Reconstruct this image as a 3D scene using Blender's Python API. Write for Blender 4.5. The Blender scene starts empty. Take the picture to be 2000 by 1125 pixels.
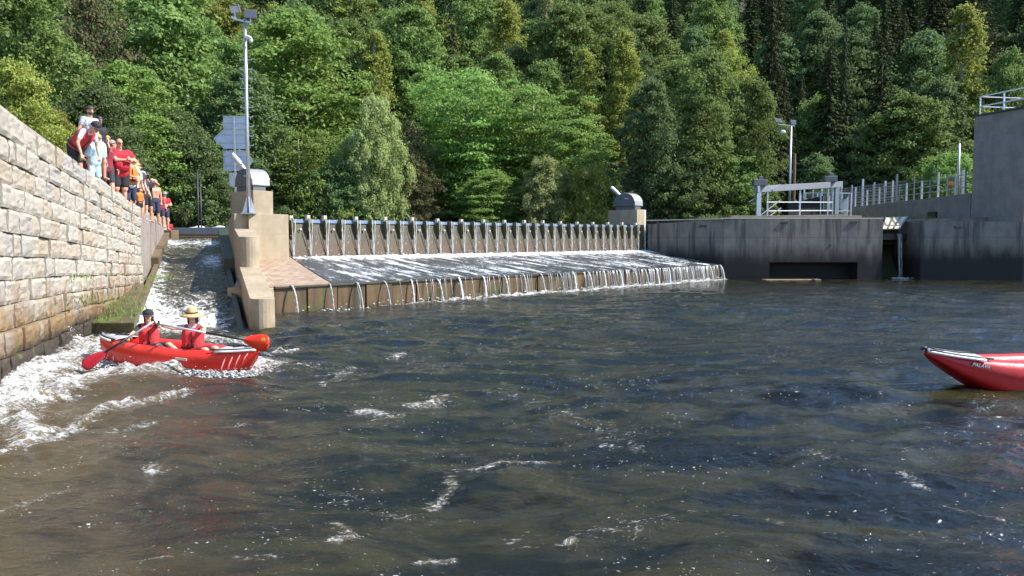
import bpy, bmesh, math, random
import numpy as np
from mathutils import Vector, Matrix, noise
from math import pi, sin, cos, radians, sqrt

scene = bpy.context.scene
COL = scene.collection

# ---------------------------------------------------------------- camera, world, sun
cam_d = bpy.data.cameras.new('camera'); cam = bpy.data.objects.new('camera', cam_d); COL.objects.link(cam)
CAMZ = 2.1; PITCH = math.atan(87.5/1444.4)
cam.location = (0, 0, CAMZ); cam.rotation_euler = (pi/2-PITCH, 0, 0)
cam_d.lens = 26.0; cam_d.sensor_width = 36.0; cam_d.clip_end = 2000; cam_d.clip_start = .05
scene.camera = cam

SUN_EL = radians(46)
SUN_DIR = Vector((.996*cos(SUN_EL), -.085*cos(SUN_EL), sin(SUN_EL))).normalized()   # towards the sun
world = bpy.data.worlds.new('World'); scene.world = world; world.use_nodes = True
wn = world.node_tree.nodes; wl = world.node_tree.links
sky = wn.new('ShaderNodeTexSky'); sky.sky_type = 'NISHITA'; sky.sun_disc = False
sky.sun_elevation = SUN_EL; sky.sun_rotation = math.atan2(SUN_DIR.x, SUN_DIR.y)
sky.air_density = 1.0; sky.dust_density = .1; sky.ozone_density = 4.0
wn['Background'].inputs[1].default_value = .15
wl.new(sky.outputs[0], wn['Background'].inputs[0])
sun_d = bpy.data.lights.new('sun', 'SUN'); sun_d.energy = 4.6; sun_d.angle = radians(.5); sun_d.color = (1, .95, .86)
sun = bpy.data.objects.new('sun', sun_d); COL.objects.link(sun)
sun.rotation_euler = SUN_DIR.to_track_quat('Z', 'Y').to_euler()
sun.location = (20, 0, 40)
scene.view_settings.view_transform = 'Standard'; scene.view_settings.look = 'None'
scene.view_settings.exposure = 1.08; scene.view_settings.gamma = 1.0
scene.render.engine = 'CYCLES'
try:
    scene.cycles.max_bounces = 7; scene.cycles.transparent_max_bounces = 8
    scene.cycles.use_denoising = True
    scene.cycles.caustics_reflective = False; scene.cycles.caustics_refractive = False
except Exception: pass

# ---------------------------------------------------------------- placing helpers (metres; camera looks along +Y)
F = 1444.4
def W(px, py, Y=None, Z=None):
    d = Vector(((px-1000)/F, 1, (562.5-py)/F))
    c, s = cos(PITCH), sin(PITCH)
    d = Vector((d.x, d.y*c+d.z*s, -d.y*s+d.z*c))
    if Y is not None: k = Y/d.y
    else: k = (Z-CAMZ)/d.z
    return Vector((0, 0, CAMZ))+d*k
U = Vector((.67, .7424, 0)); D = Vector((.7424, -.67, 0))     # along the weir, and downstream
CH = Vector((-.379, .9253, 0)); CR = Vector((.9253, .379, 0))  # up the boat chute, and its right
Z3 = Vector((0, 0, 1))

def tag(o, label=None, cat=None, group=None, kind=None):
    if label: o['label'] = label
    if cat: o['category'] = cat
    if group: o['group'] = group
    if kind: o['kind'] = kind
    return o
def empty(name, loc=(0, 0, 0), rz=0, **k):
    o = bpy.data.objects.new(name, None); COL.objects.link(o); o.location = loc; o.rotation_euler = (0, 0, rz)
    o.empty_display_size = .1
    return tag(o, **k)
def copy_tree(o, parent=None):
    c = o.copy(); COL.objects.link(c)
    if parent: c.parent = parent
    for ch in o.children: copy_tree(ch, c)
    return c

class MB:
    def __init__(s): s.v = []; s.f = []
    def add(s, vs, fs):
        n = len(s.v); s.v += [tuple(v) for v in vs]; s.f += [tuple(i+n for i in f) for f in fs]
    def hexa(s, p):      # 8 points: bottom 4 then top 4
        s.add(p, [(3, 2, 1, 0), (4, 5, 6, 7), (0, 1, 5, 4), (1, 2, 6, 5), (2, 3, 7, 6), (3, 0, 4, 7)])
    def obox(s, o, a, la, b, lb, z0, z1):
        o = Vector((o[0], o[1], 0)); a = Vector(a)*la; b = Vector(b)*lb
        q = [o, o+a, o+a+b, o+b]
        if a.cross(b).z < 0: q = q[::-1]
        s.hexa([p+Z3*z0 for p in q]+[p+Z3*z1 for p in q])
    def box(s, c, d):
        x, y, z = c; a, b, e = d[0]/2, d[1]/2, d[2]/2
        s.hexa([(x-a, y-b, z-e), (x+a, y-b, z-e), (x+a, y+b, z-e), (x-a, y+b, z-e), (x-a, y-b, z+e), (x+a, y-b, z+e), (x+a, y+b, z+e), (x-a, y+b, z+e)])
    def bar(s, p, q, w, h=None, up=Z3):
        p = Vector(p); q = Vector(q); h = h or w; d = (q-p).normalized(); sd = d.cross(up)
        if sd.length < 1e-4: sd = d.cross(Vector((0, 1, 0)))
        sd.normalize(); u = sd.cross(d)
        r = [(-1, -1), (1, -1), (1, 1), (-1, 1)]
        s.hexa([p+sd*a*w/2+u*b*h/2 for a, b in r]+[q+sd*a*w/2+u*b*h/2 for a, b in r])
    def tube(s, pts, rad, n=8, cap=True):
        pts = [Vector(p) for p in pts]; m = len(pts)
        if not hasattr(rad, '__len__'): rad = [rad]*m
        vs = []; ref = None
        for i, p in enumerate(pts):
            d = (pts[min(i+1, m-1)]-pts[max(i-1, 0)])
            d = d.normalized() if d.length > 1e-9 else Z3
            if ref is None:
                ref = d.orthogonal().normalized()
            ref = (ref-d*ref.dot(d)); ref = ref.normalized() if ref.length > 1e-6 else d.orthogonal().normalized()
            b = d.cross(ref)
            for k in range(n):
                a = 2*pi*k/n; vs.append(p+(ref*cos(a)+b*sin(a))*rad[i])
        fs = [(i*n+k, i*n+(k+1) % n, (i+1)*n+(k+1) % n, (i+1)*n+k) for i in range(m-1) for k in range(n)]
        if cap: fs += [tuple(range(n))[::-1], tuple((m-1)*n+k for k in range(n))]
        s.add(vs, fs)
    def cap(s, p, rp, q, rq, n=12):
        p = Vector(p); q = Vector(q); d = q-p
        d = d.normalized() if d.length > 1e-6 else Z3
        pts = []; rr = []
        for a in (-80, -50, -20): pts.append(p+d*rp*sin(radians(a))); rr.append(rp*cos(radians(a)))
        pts += [p, q]; rr += [rp, rq]
        for a in (20, 50, 80): pts.append(q+d*rq*sin(radians(a))); rr.append(rq*cos(radians(a)))
        s.tube(pts, rr, n)
    def ell(s, c, r, n=16, m=10, R=None):
        vs = [];
        for i in range(m+1):
            t = pi*i/m
            for k in range(n):
                a = 2*pi*k/n; v = Vector((r[0]*sin(t)*cos(a), r[1]*sin(t)*sin(a), r[2]*cos(t)))
                if R: v = R @ v
                vs.append(Vector(c)+v)
        s.add(vs, [(i*n+k, (i+1)*n+k, (i+1)*n+(k+1) % n, i*n+(k+1) % n) for i in range(m) for k in range(n)])
    def lathe(s, c, prof, n=20, R=None, sx=1):
        vs = []
        for r, z in prof:
            for k in range(n):
                a = 2*pi*k/n; v = Vector((r*cos(a)*sx, r*sin(a), z))
                if R: v = R @ v
                vs.append(Vector(c)+v)
        m = len(prof)
        s.add(vs, [(i*n+k, i*n+(k+1) % n, (i+1)*n+(k+1) % n, (i+1)*n+k) for i in range(m-1) for k in range(n)])
    def prism(s, poly, ext):     # planar polygon swept along ext
        n = len(poly); poly = [Vector(p) for p in poly]; ext = Vector(ext)
        s.add(poly+[p+ext for p in poly], [tuple(range(n))[::-1], tuple(n+i for i in range(n))]+[(i, (i+1) % n, n+(i+1) % n, n+i) for i in range(n)])
    def mesh(s, name):
        me = bpy.data.meshes.new(name); me.from_pydata(s.v, [], s.f); me.update()
        return me
    def build(s, name, mat, parent=None, smooth=False, bevel=0, fix=True, sharp=None):
        me = s.mesh(name)
        if fix:
            bm = bmesh.new(); bm.from_mesh(me); bmesh.ops.remove_doubles(bm, verts=bm.verts, dist=1e-5)
            bmesh.ops.recalc_face_normals(bm, faces=bm.faces); bm.to_mesh(me); bm.free()
        me.materials.append(mat)
        if smooth: me.shade_smooth()
        if sharp is not None:
            me.shade_smooth(); me.set_sharp_from_angle(angle=radians(sharp))
        o = bpy.data.objects.new(name, me); COL.objects.link(o)
        if parent: o.parent = parent
        if bevel:
            b = o.modifiers.new('bevel', 'BEVEL'); b.width = bevel; b.segments = 2; b.limit_method = 'ANGLE'; b.angle_limit = radians(40)
        return o

# ---------------------------------------------------------------- materials
def mat(name, col, rough=.7, metal=0, noise_s=0, noise_a=0, col2=None, bump=0, bump_s=30, spec=.5, stretch=None, trans=0):
    m = bpy.data.materials.new(name); m.use_nodes = True; nt = m.node_tree; N = nt.nodes; L = nt.links
    b = N['Principled BSDF']; b.inputs['Base Color'].default_value = (*col, 1); b.inputs['Roughness'].default_value = rough
    b.inputs['Metallic'].default_value = metal; b.inputs['Specular IOR Level'].default_value = spec
    tc = N.new('ShaderNodeTexCoord'); mp = N.new('ShaderNodeMapping'); L.new(tc.outputs['Object'], mp.inputs[0])
    if stretch: mp.inputs['Scale'].default_value = stretch
    if noise_s:
        n = N.new('ShaderNodeTexNoise'); n.inputs['Scale'].default_value = noise_s; n.inputs['Detail'].default_value = 8; n.inputs['Roughness'].default_value = .65
        L.new(mp.outputs[0], n.inputs[0])
        mr = N.new('ShaderNodeMapRange'); mr.inputs[1].default_value = .5-.25; mr.inputs[2].default_value = .5+.25
        L.new(n.outputs[0], mr.inputs[0])
        mx = N.new('ShaderNodeMix'); mx.data_type = 'RGBA'; mx.name = 'cmix'
        c2 = col2 or tuple(c*(1-noise_a) for c in col)
        mx.inputs[6].default_value = (*col, 1); mx.inputs[7].default_value = (*c2, 1)
        L.new(mr.outputs[0], mx.inputs[0]); L.new(mx.outputs[2], b.inputs['Base Color'])
    if bump:
        n2 = N.new('ShaderNodeTexNoise'); n2.inputs['Scale'].default_value = bump_s; n2.inputs['Detail'].default_value = 6
        L.new(mp.outputs[0], n2.inputs[0]); bp = N.new('ShaderNodeBump'); bp.inputs['Strength'].default_value = bump; bp.inputs['Distance'].default_value = .02
        L.new(n2.outputs[0], bp.inputs['Height']); L.new(bp.outputs[0], b.inputs['Normal'])
    return m

def node_helpers(m):
    nt = m.node_tree; N = nt.nodes; L = nt.links
    def noise_(vec, scale, detail=6, rough=.6, stretch=None, dist=0):
        if stretch:
            mp = N.new('ShaderNodeMapping'); mp.inputs['Scale'].default_value = stretch; L.new(vec, mp.inputs[0]); vec = mp.outputs[0]
        n = N.new('ShaderNodeTexNoise'); n.inputs['Scale'].default_value = scale; n.inputs['Detail'].default_value = detail
        n.inputs['Roughness'].default_value = rough; n.inputs['Distortion'].default_value = dist
        L.new(vec, n.inputs[0]); return n.outputs[0]
    def ramp(x, a, b, lo=0, hi=1):
        r = N.new('ShaderNodeMapRange'); r.interpolation_type = 'SMOOTHSTEP'
        for i, v in enumerate((a, b, lo, hi)):
            r.inputs[i+1].default_value = v
        L.new(x, r.inputs[0]); return r.outputs[0]
    def math_(op, a, b=None):
        n = N.new('ShaderNodeMath'); n.operation = op
        for i, v in enumerate((a, b)):
            if v is None: continue
            if isinstance(v, (int, float)): n.inputs[i].default_value = v
            else: L.new(v, n.inputs[i])
        return n.outputs[0]
    def mix(f, a, b):
        n = N.new('ShaderNodeMix'); n.data_type = 'RGBA'
        for i, v in ((0, f), (6, a), (7, b)):
            if isinstance(v, tuple): n.inputs[i].default_value = (*v, 1)
            elif isinstance(v, (int, float)): n.inputs[i].default_value = v
            else: L.new(v, n.inputs[i])
        return n.outputs[2]
    return N, L, noise_, ramp, math_, mix

def concrete(name, base, stain, wet=(.03, .025, .015), wet0=.2, wet1=1.2, streak=.7, moss=0, rough=.85, joint=.6):
    """concrete with vertical dirt streaks and a damp, algae dark foot (world height)"""
    m = bpy.data.materials.new(name); m.use_nodes = True
    N, L, ns, rp, mt, mx = node_helpers(m); b = N['Principled BSDF']
    g = N.new('ShaderNodeNewGeometry'); P = g.outputs['Position']
    sep = N.new('ShaderNodeSeparateXYZ'); L.new(P, sep.inputs[0])
    n1 = ns(P, 1.3, 8, .65); n2 = ns(P, 3.0, 6, .6, (1, 1, .09)); n3 = ns(P, 14, 6, .7)
    c = mx(rp(n1, .35, .7), base, tuple(x*.72 for x in base))
    c = mx(mt('MULTIPLY', rp(n2, .46, .68), streak), c, stain)
    c = mx(rp(n3, .5, .8, 0, .35), c, tuple(x*.55 for x in base))
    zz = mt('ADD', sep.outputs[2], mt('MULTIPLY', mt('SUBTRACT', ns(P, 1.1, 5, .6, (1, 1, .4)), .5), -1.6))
    cv = N.new('ShaderNodeCombineXYZ'); L.new(mt('ADD', sep.outputs[0], mt('MULTIPLY', sep.outputs[1], .8)), cv.inputs[0]); L.new(sep.outputs[2], cv.inputs[1])
    bk = N.new('ShaderNodeTexBrick'); bk.offset = 0; bk.inputs['Scale'].default_value = 1; bk.inputs['Brick Width'].default_value = 2.4; bk.inputs['Row Height'].default_value = 1.22; bk.inputs['Mortar Size'].default_value = .018; bk.inputs['Mortar Smooth'].default_value = .4
    L.new(cv.outputs[0], bk.inputs[0]); c = mx(mt('MULTIPLY', bk.outputs['Fac'], joint), c, stain)
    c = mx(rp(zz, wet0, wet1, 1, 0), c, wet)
    if moss:
        c = mx(mt('MULTIPLY', rp(ns(P, 2.2, 6), .5, .62), rp(sep.outputs[2], .2, 1.3, moss, 0)), c, (.09, .12, .02))
    L.new(c, b.inputs['Base Color']); b.inputs['Roughness'].default_value = rough
    bp = N.new('ShaderNodeBump'); bp.inputs['Strength'].default_value = .35; bp.inputs['Distance'].default_value = .02
    L.new(mt('ADD', n3, ns(P, 60, 3)), bp.inputs['Height']); L.new(bp.outputs[0], b.inputs['Normal'])
    return m

M = {}
M['wall_conc'] = concrete('chute_wall_concrete', (.315, .27, .235), (.225, .18, .15), (.16, .11, .05), -.2, .9, .5)
M['pier'] = concrete('pier_concrete', (.39, .315, .215), (.29, .215, .13), (.15, .1, .05), -.1, .55, .55)
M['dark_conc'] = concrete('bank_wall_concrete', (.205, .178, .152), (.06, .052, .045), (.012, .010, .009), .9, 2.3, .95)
M['build_conc'] = concrete('building_concrete', (.28, .245, .215), (.185, .165, .145), (.1, .1, .1), -9, -8, .45)
M['sill'] = concrete('sill_wet_stone', (.13, .075, .033), (.038, .03, .014), (.03, .024, .01), -.3, .25, .9, .35, .5, joint=0)
M['curb'] = concrete('mossy_curb', (.17, .12, .065), (.07, .055, .03), (.06, .05, .02), .1, 1.1, .7, 1, .6)
M['galv'] = mat('galvanised_steel', (.55, .57, .6), .42, .75, 6, .25, bump=.1)
M['galv_dark'] = mat('dark_sheet_steel', (.16, .16, .17), .5, .3, 3, .35)
M['galv_pale'] = mat('pale_painted_steel', (.62, .62, .6), .5, .1, 5, .15)
M['pale_paint'] = mat('white_painted_steel', (.78, .79, .8), .5, 0, 6, .12)
M['alu'] = mat('sign_back_aluminium', (.52, .6, .72), .45, .05, 4, .2)
M['black'] = mat('black_plastic', (.015, .015, .016), .45)
M['glass'] = mat('lamp_glass', (.08, .08, .09), .12, 0, spec=.8)
M['wood'] = mat('weathered_wood', (.25, .15, .09), .8, 0, 5, .5, bump=.3)
M['soil'] = mat('forest_floor', (.06, .05, .025), .95, 0, .6, .5, (.03, .045, .012), bump=.6, bump_s=4)
M['grass'] = mat('grass_blades', (.11, .15, .03), .8, 0, 1.5, .5, (.16, .15, .05))
M['trunk'] = mat('tree_bark', (.09, .07, .05), .9, 0, 3, .5, bump=.5)
M['trunk_pale'] = mat('pale_bark', (.3, .28, .24), .85, 0, 3, .6, bump=.4)

# ================================================================ SETTING
WY = [-6, 2, 11.4, 15.4, 22.5, 34.9]; WX = [-3.7, -5.64, -7.9, -9.28, -11.3, -16.37]; WT = [5.2, 4.85, 4.18, 3.91, 3.13, 2.95]
wallX = lambda y: float(np.interp(y, WY, WX)); wallT = lambda y: float(np.interp(y, WY, WT))
chL = lambda y: -8.86-.414*(y-17.3); chR = lambda y: -6.42-.414*(y-17.3); chZ = lambda y: (y-17.3)*.131
dvL = lambda y: -5.97-.41*(y-16.8)
GA = Vector((-8.25, 27.5, 0)); GB = Vector((8.4, 45.9, 0)); SA = Vector((-6.99, 21.7, 0)); SB = Vector((12.0, 42.75, 0))
GU = (GB-GA).normalized(); GL = (GB-GA).length; SU = (SB-SA).normalized(); SL = (SB-SA).length
GD = Vector((GU.y, -GU.x, 0))

# --- ground: one sheet reaching far, river bed, pool and the wooded hillside
def hill(x, y):
    rt = np.clip((x-12)/7, 0, 1); b = np.maximum(0, y-57-21*rt)*(1+.32*rt)
    z = 2.9+.385*b*(1-np.exp(-b/9))
    z = z+np.maximum(0, -x-26)*.22*np.clip((y-20)/30, 0, 1)+np.maximum(0, x-60)*.12
    z = z+.5*np.sin(x*.13)*np.sin(y*.11)*np.clip(b/10, 0, 1)
    return np.where(z > 95, 95+(z-95)*.1, z)
def terr(x, y):
    x = np.asarray(x, float); y = np.asarray(y, float)
    h = hill(x, y)
    wx = np.interp(y, WY, WX); wt = np.interp(y, WY, WT)
    yc = np.clip(y, -1e9, 34.9)
    left = np.clip((wx-.9-x)/2.0, 0, 1)*np.where(y < 38, 1, 0)
    lowl = -1.6+left*(wt-.3+1.6)+np.maximum(0, wx-6-x)*.12
    pool = np.where(y > 38, np.clip((y-53)/3, 0, 1)*(h+1.2)-1.2, lowl)
    right = np.clip((x-(26+0*y))/2, 0, 1)*np.clip((y-44.5)/2, 0, 1)
    pool = np.maximum(pool, -1.2+right*(4.1))
    left2 = np.clip((-18.5-x)/2.5, 0, 1)*np.where(y >= 34.9, 1, 0)
    pool = np.maximum(pool, -1.2+left2*(4.0+np.maximum(0, -x-22)*.15))
    rr = np.clip((y-44)/3, 0, 1)*np.clip((x-13)/2, 0, 1)*4.1-1.2
    pool = np.maximum(pool, rr)
    return np.where(y > 56, h, pool)
xs = np.unique(np.concatenate([np.arange(-420, -60, 20), np.arange(-60, 80, 1.0), np.arange(80, 440, 20)]))
ys = np.unique(np.concatenate([np.arange(-200, -8, 16), np.arange(-8, 90, 1.0), np.arange(90, 520, 8)]))
X, Y = np.meshgrid(xs, ys); Zt = terr(X, Y)
def grid_mesh(name, X, Y, Z, m, smooth=True, attrs=None):
    h, w = X.shape; n = h*w
    me = bpy.data.meshes.new(name)
    me.vertices.add(n); me.vertices.foreach_set('co', np.stack([X, Y, Z], -1).astype(np.float32).ravel())
    i = np.arange((h-1)*w).reshape(h-1, w)[:, :-1].ravel()
    q = np.stack([i, i+1, i+w+1, i+w], -1).astype(np.int32)
    me.loops.add(q.size); me.loops.foreach_set('vertex_index', q.ravel())
    me.polygons.add(len(q)); me.polygons.foreach_set('loop_start', np.arange(0, q.size, 4, dtype=np.int32))
    me.update(calc_edges=True)
    if smooth: me.shade_smooth()
    for k, a in (attrs or {}).items():
        at = me.attributes.new(k, 'FLOAT', 'POINT'); at.data.foreach_set('value', a.astype(np.float32).ravel())
    me.materials.append(m)
    o = bpy.data.objects.new(name, me); COL.objects.link(o); return o
tag(grid_mesh('ground', X, Y, Zt, M['soil']), kind='structure')

# --- fractal noise in numpy for the water
def vnoise(x, y, seed=0):
    xi = np.floor(x).astype(np.int64); yi = np.floor(y).astype(np.int64); xf = x-xi; yf = y-yi
    u = xf*xf*xf*(xf*(xf*6-15)+10); v = yf*yf*yf*(yf*(yf*6-15)+10)
    def g(a, b):
        h = (a*374761393+b*668265263+seed*1274126177) & 0xffffffff
        h = ((h ^ (h >> 13))*1274126177) & 0xffffffff; h = h ^ (h >> 16)
        t = (h & 0xffff)/65535.0*2*np.pi
        return np.cos(t), np.sin(t)
    def d(a, b, px, py):
        gx, gy = g(a, b); return gx*px+gy*py
    n00 = d(xi, yi, xf, yf); n10 = d(xi+1, yi, xf-1, yf); n01 = d(xi, yi+1, xf, yf-1); n11 = d(xi+1, yi+1, xf-1, yf-1)
    return (n00*(1-u)+n10*u)*(1-v)+(n01*(1-u)+n11*u)*v
def rot(x, y, a): return x*cos(a)+y*sin(a), -x*sin(a)+y*cos(a)

# foam laid down where the current carries it (world metres): polylines with width and strength
def zp(px, py): p = W(px, py, Z=0); return (p.x, p.y)
def gpath(X, Y, pts, w, s):
    out = np.zeros_like(X)
    for (a, b) in zip(pts[:-1], pts[1:]):
        ax, ay = a; bx, by = b; dx, dy = bx-ax, by-ay; L2 = dx*dx+dy*dy+1e-9
        t = np.clip(((X-ax)*dx+(Y-ay)*dy)/L2, 0, 1)
        d2 = (X-ax-t*dx)**2+(Y-ay-t*dy)**2
        out = np.maximum(out, s*np.exp(-d2/(w*w)))
    return out
FOAM = [
 ([(300, 655), (380, 665), (450, 670)], .9, 1.05), ([(150, 680), (230, 668), (300, 660)], .7, 1.0),
 ([(120, 668), (90, 705), (40, 735)], .38, .9), ([(140, 705), (60, 745), (0, 775), (-120, 830)], .85, 1.1),
 ([(500, 722), (400, 728), (300, 735), (200, 735), (90, 765), (-40, 790)], .62, 1.15),
 ([(520, 708), (560, 700), (590, 696)], .22, .9), ([(360, 770), (300, 788), (240, 800)], .22, .85),
 ([(20, 800), (60, 830), (45, 870), (90, 850)], .28, .95), ([(-40, 800), (10, 815), (50, 810)], .35, 1.0), ([(250, 790), (190, 812), (130, 838), (60, 860)], .22, .9),
 ([(140, 850), (80, 870), (-20, 900)], .16, .8), ([(300, 828), (200, 850)], .16, .62), ([(140, 968), (70, 990), (0, 1012)], .12, .72),
 ([(330, 775), (345, 778)], .25, .85), ([(640, 745), (690, 718)], .3, .6), ([(770, 700), (785, 692)], .25, .75), ([(640, 650), (655, 645)], .3, .5),
 ([(815, 790), (860, 780)], .28, .8), ([(700, 808), (720, 800), (745, 812)], .22, .7), ([(780, 815), (730, 822)], .2, .62),
 ([(890, 925), (950, 920), (1000, 915), (1090, 910)], .09, .78), ([(880, 945), (885, 960), (840, 985)], .11, .75),
 ([(600, 720), (680, 740)], .5, .5), ([(445, 838), (480, 830)], .2, .55), ([(290, 918), (300, 925)], .12, .8),
 ([(655, 1025), (690, 1060), (650, 1070)], .09, .78), ([(820, 1095), (890, 1088)], .07, .75), ([(1120, 1070), (1110, 1072)], .08, .8),
 ([(1570, 915), (1620, 925), (1680, 930)], .1, .55), ([(1765, 950), (1810, 965)], .1, .68), ([(1840, 1000), (1960, 1020)], .1, .55),
 ([(1350, 1005), (1450, 1020), (1530, 1030)], .1, .55), ([(1620, 1060), (1680, 1050)], .08, .55), ([(300, 1110), (330, 1105)], .06, .6),
 ([(960, 770), (1080, 800), (1180, 850), (1240, 890)], .25, .5), ([(1180, 885), (1240, 895)], .15, .55),
 ([(640, 950), (760, 1000), (900, 1015)], .2, .45), ([(1000, 1060), (1180, 1060), (1300, 1030)], .16, .5), ([(460, 1105), (540, 1100)], .1, .5),
]
def foam_field(X, Y):
    f = np.zeros_like(X)
    for pts, w, s in FOAM:
        f = np.maximum(f, gpath(X, Y, [zp(*p) for p in pts], w, s))
    # white water thrown up under the lower sill, more towards its far end
    for k in range(1, 24):
        a = k/24; p = SA+SU*(SL*a)+D*.35
        f = np.maximum(f, gpath(X, Y, [(p.x, p.y), (p.x+SU.x*1.1, p.y+SU.y*1.1)], .2+.16*min(1, a*2), .45+min(.6, a*2.2)))
    f = np.maximum(f, gpath(X, Y, [(-8.5, 14.6), (-7.6, 17.4)], 1.3, .95))
    return f

# --- the river surface, real waves
rows = [-28.0, -20, -13, -8, -4, -1, 1, 2.2, 3.0]; y = 3.0
while y < 47: y += max(.014, .0021*y**1.0+.00012*y*y); rows.append(y)
rows = np.array(rows); NU = 820
u = np.linspace(-1, 1, NU); Yg = np.repeat(rows[:, None], NU, 1); Wd = np.where(Yg < 3, 30, np.maximum(7.5, .92*Yg)); Wd = np.where(Yg < 3, np.interp(Yg, [-28, 3], [50, 7.5]), np.interp(Yg, [3, 47], [7.5, 46]))
Xg = u[None, :]*Wd+np.interp(Yg, [3, 47], [0, 4])
ff = foam_field(Xg, Yg)
def waves(X, Y, ff):
    wx = X+.8*vnoise(X*.25, Y*.25, 5); wy = Y+.8*vnoise(X*.25, Y*.25, 6)
    z = np.zeros_like(X); a, b = rot(wx, wy, -.35)
    for i, (s, am, st) in enumerate(((.35, .06, 1.6), (.75, .066, 2.0), (1.5, .046, 2.3), (3.0, .019, 2.4), (5.6, .0095, 2.1), (10.5, .0042, 1.8))):
        aa, bb = rot(a, b, .35*((i*7) % 5-2)/2)
        n = vnoise(aa*s/st, bb*s, 20+i)
        z += am*(1-1.7*np.abs(n)*1.4 if i in (2, 4) else 2*n)
    calm = np.clip((40-Y)/14, .3, 1)*np.clip(.62+.5*vnoise(X*.12, Y*.12, 40)*2, .35, 1.2)
    near = np.clip(1.25-np.hypot(X+8, Y-13)/12, 0, 1)
    z = 1.5*z*calm*(1+.6*near)
    t = np.clip(ff, 0, 1)
    th = np.clip((ff-.72)/.3, 0, 1); z += th*(.16*np.abs(vnoise(X*1.6, Y*1.6, 50))+.12*np.abs(vnoise(X*3.6, Y*3.6, 51))+.05*np.abs(vnoise(X*8, Y*8, 52)))*1.15
    z += .1*near*vnoise(X*.6, Y*1.1, 53)
    return z
Zg = waves(Xg, Yg, ff)

m = bpy.data.materials.new('river_water'); m.use_nodes = True; M['water'] = m
N, L, ns, rp, mt, mx = node_helpers(m); b = N['Principled BSDF']
geo = N.new('ShaderNodeNewGeometry'); P = geo.outputs['Position']
at = N.new('ShaderNodeAttribute'); at.attribute_name = 'foam'; fo = at.outputs['Fac']
n1 = ns(P, 3.2, 9, .72, (1, 1.6, 1), 1.4); n2 = ns(P, 16, 6, .75, (1, 1.5, 1), .8); n3 = ns(P, 3.4, 3, .5, None, 2.0)
pat = mt('ADD', mt('MULTIPLY', n1, .5), mt('MULTIPLY', n2, .5))
fm = rp(mt('ADD', fo, mt('MULTIPLY', mt('SUBTRACT', pat, .5), 5.2)), .6, 1.32)
fm = mt('MULTIPLY', fm, rp(fo, .06, .3))
fle = mt('MULTIPLY', rp(ns(P, 26, 2, .5, (1, 1.4, 1)), .67, .73), rp(ns(P, .55, 5, .65, (1, 1.8, 1), 2.2), .50, .60))
fm = mt('MAXIMUM', fm, mt('MULTIPLY', fle, .9))
b.inputs['Base Color'].default_value = (.03, .027, .013, 1); b.inputs['IOR'].default_value = 1.4
refl_at = N.new('ShaderNodeAttribute'); refl_at.attribute_name = 'wall_refl'  # warm brown at lower left: sunlit wall's reflection put into the water colour
murk_refl = mx(rp(mt('ADD', refl_at.outputs['Fac'], mt('MULTIPLY', mt('SUBTRACT', ns(P, 1.2, 5, .6, (1, 2.2, 1), 1.0), .5), 1.2)), .2, .9), mx(rp(ns(P, .5, 5, .6, (1, 2.6, 1), 1.5), .42, .6), (.006, .0065, .003), (.027, .024, .008)), (.060, .043, .019))  # olive patches: green reflections painted into the murky base colour
water_tint = mx(mt('MULTIPLY', rp(fo, .55, 1.0), rp(n3, .35, .6)), murk_refl, (.14, .10, .045))
L.new(mx(fm, water_tint, (.68, .68, .67)), b.inputs['Base Color'])
L.new(mt('ADD', mt('MULTIPLY', fm, .5), .04), b.inputs['Roughness'])
bp = N.new('ShaderNodeBump'); bp.inputs['Strength'].default_value = .85; bp.inputs['Distance'].default_value = .055
rip = mt('ADD', mt('MULTIPLY', ns(P, 5, 4, .6, (1, 1.9, 1), .6), .55), mt('MULTIPLY', ns(P, 15, 4, .65, (1, 1.8, 1), .5), .26))
L.new(mt('ADD', rip, mt('MULTIPLY', mt('MULTIPLY', fm, n2), .6)), bp.inputs['Height']); L.new(bp.outputs[0], b.inputs['Normal'])
river = grid_mesh('river_water', Xg, Yg, Zg, M['water'], attrs={'foam': ff, 'wall_refl': np.clip(1.15-np.maximum(0, Xg+7.5-.22*(10-Yg))/5.5, 0, 1)*np.clip((17-Yg)/6, 0, 1)}); tag(river, kind='structure')

# --- upstream pool, held by the weir
ux, uy = np.meshgrid(np.linspace(-26, 30, 60), np.linspace(0, 1, 40))
uy = 36.6+uy*20
uy = np.where(ux > -13, np.maximum(uy, 27.9+(ux+8.2)*1.105+.6+(uy-36.6)*.55), uy)
tag(grid_mesh('upstream_water', ux, uy, ux*0+2.72, M['water'], attrs={'foam': ux*0}), kind='structure')

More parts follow.
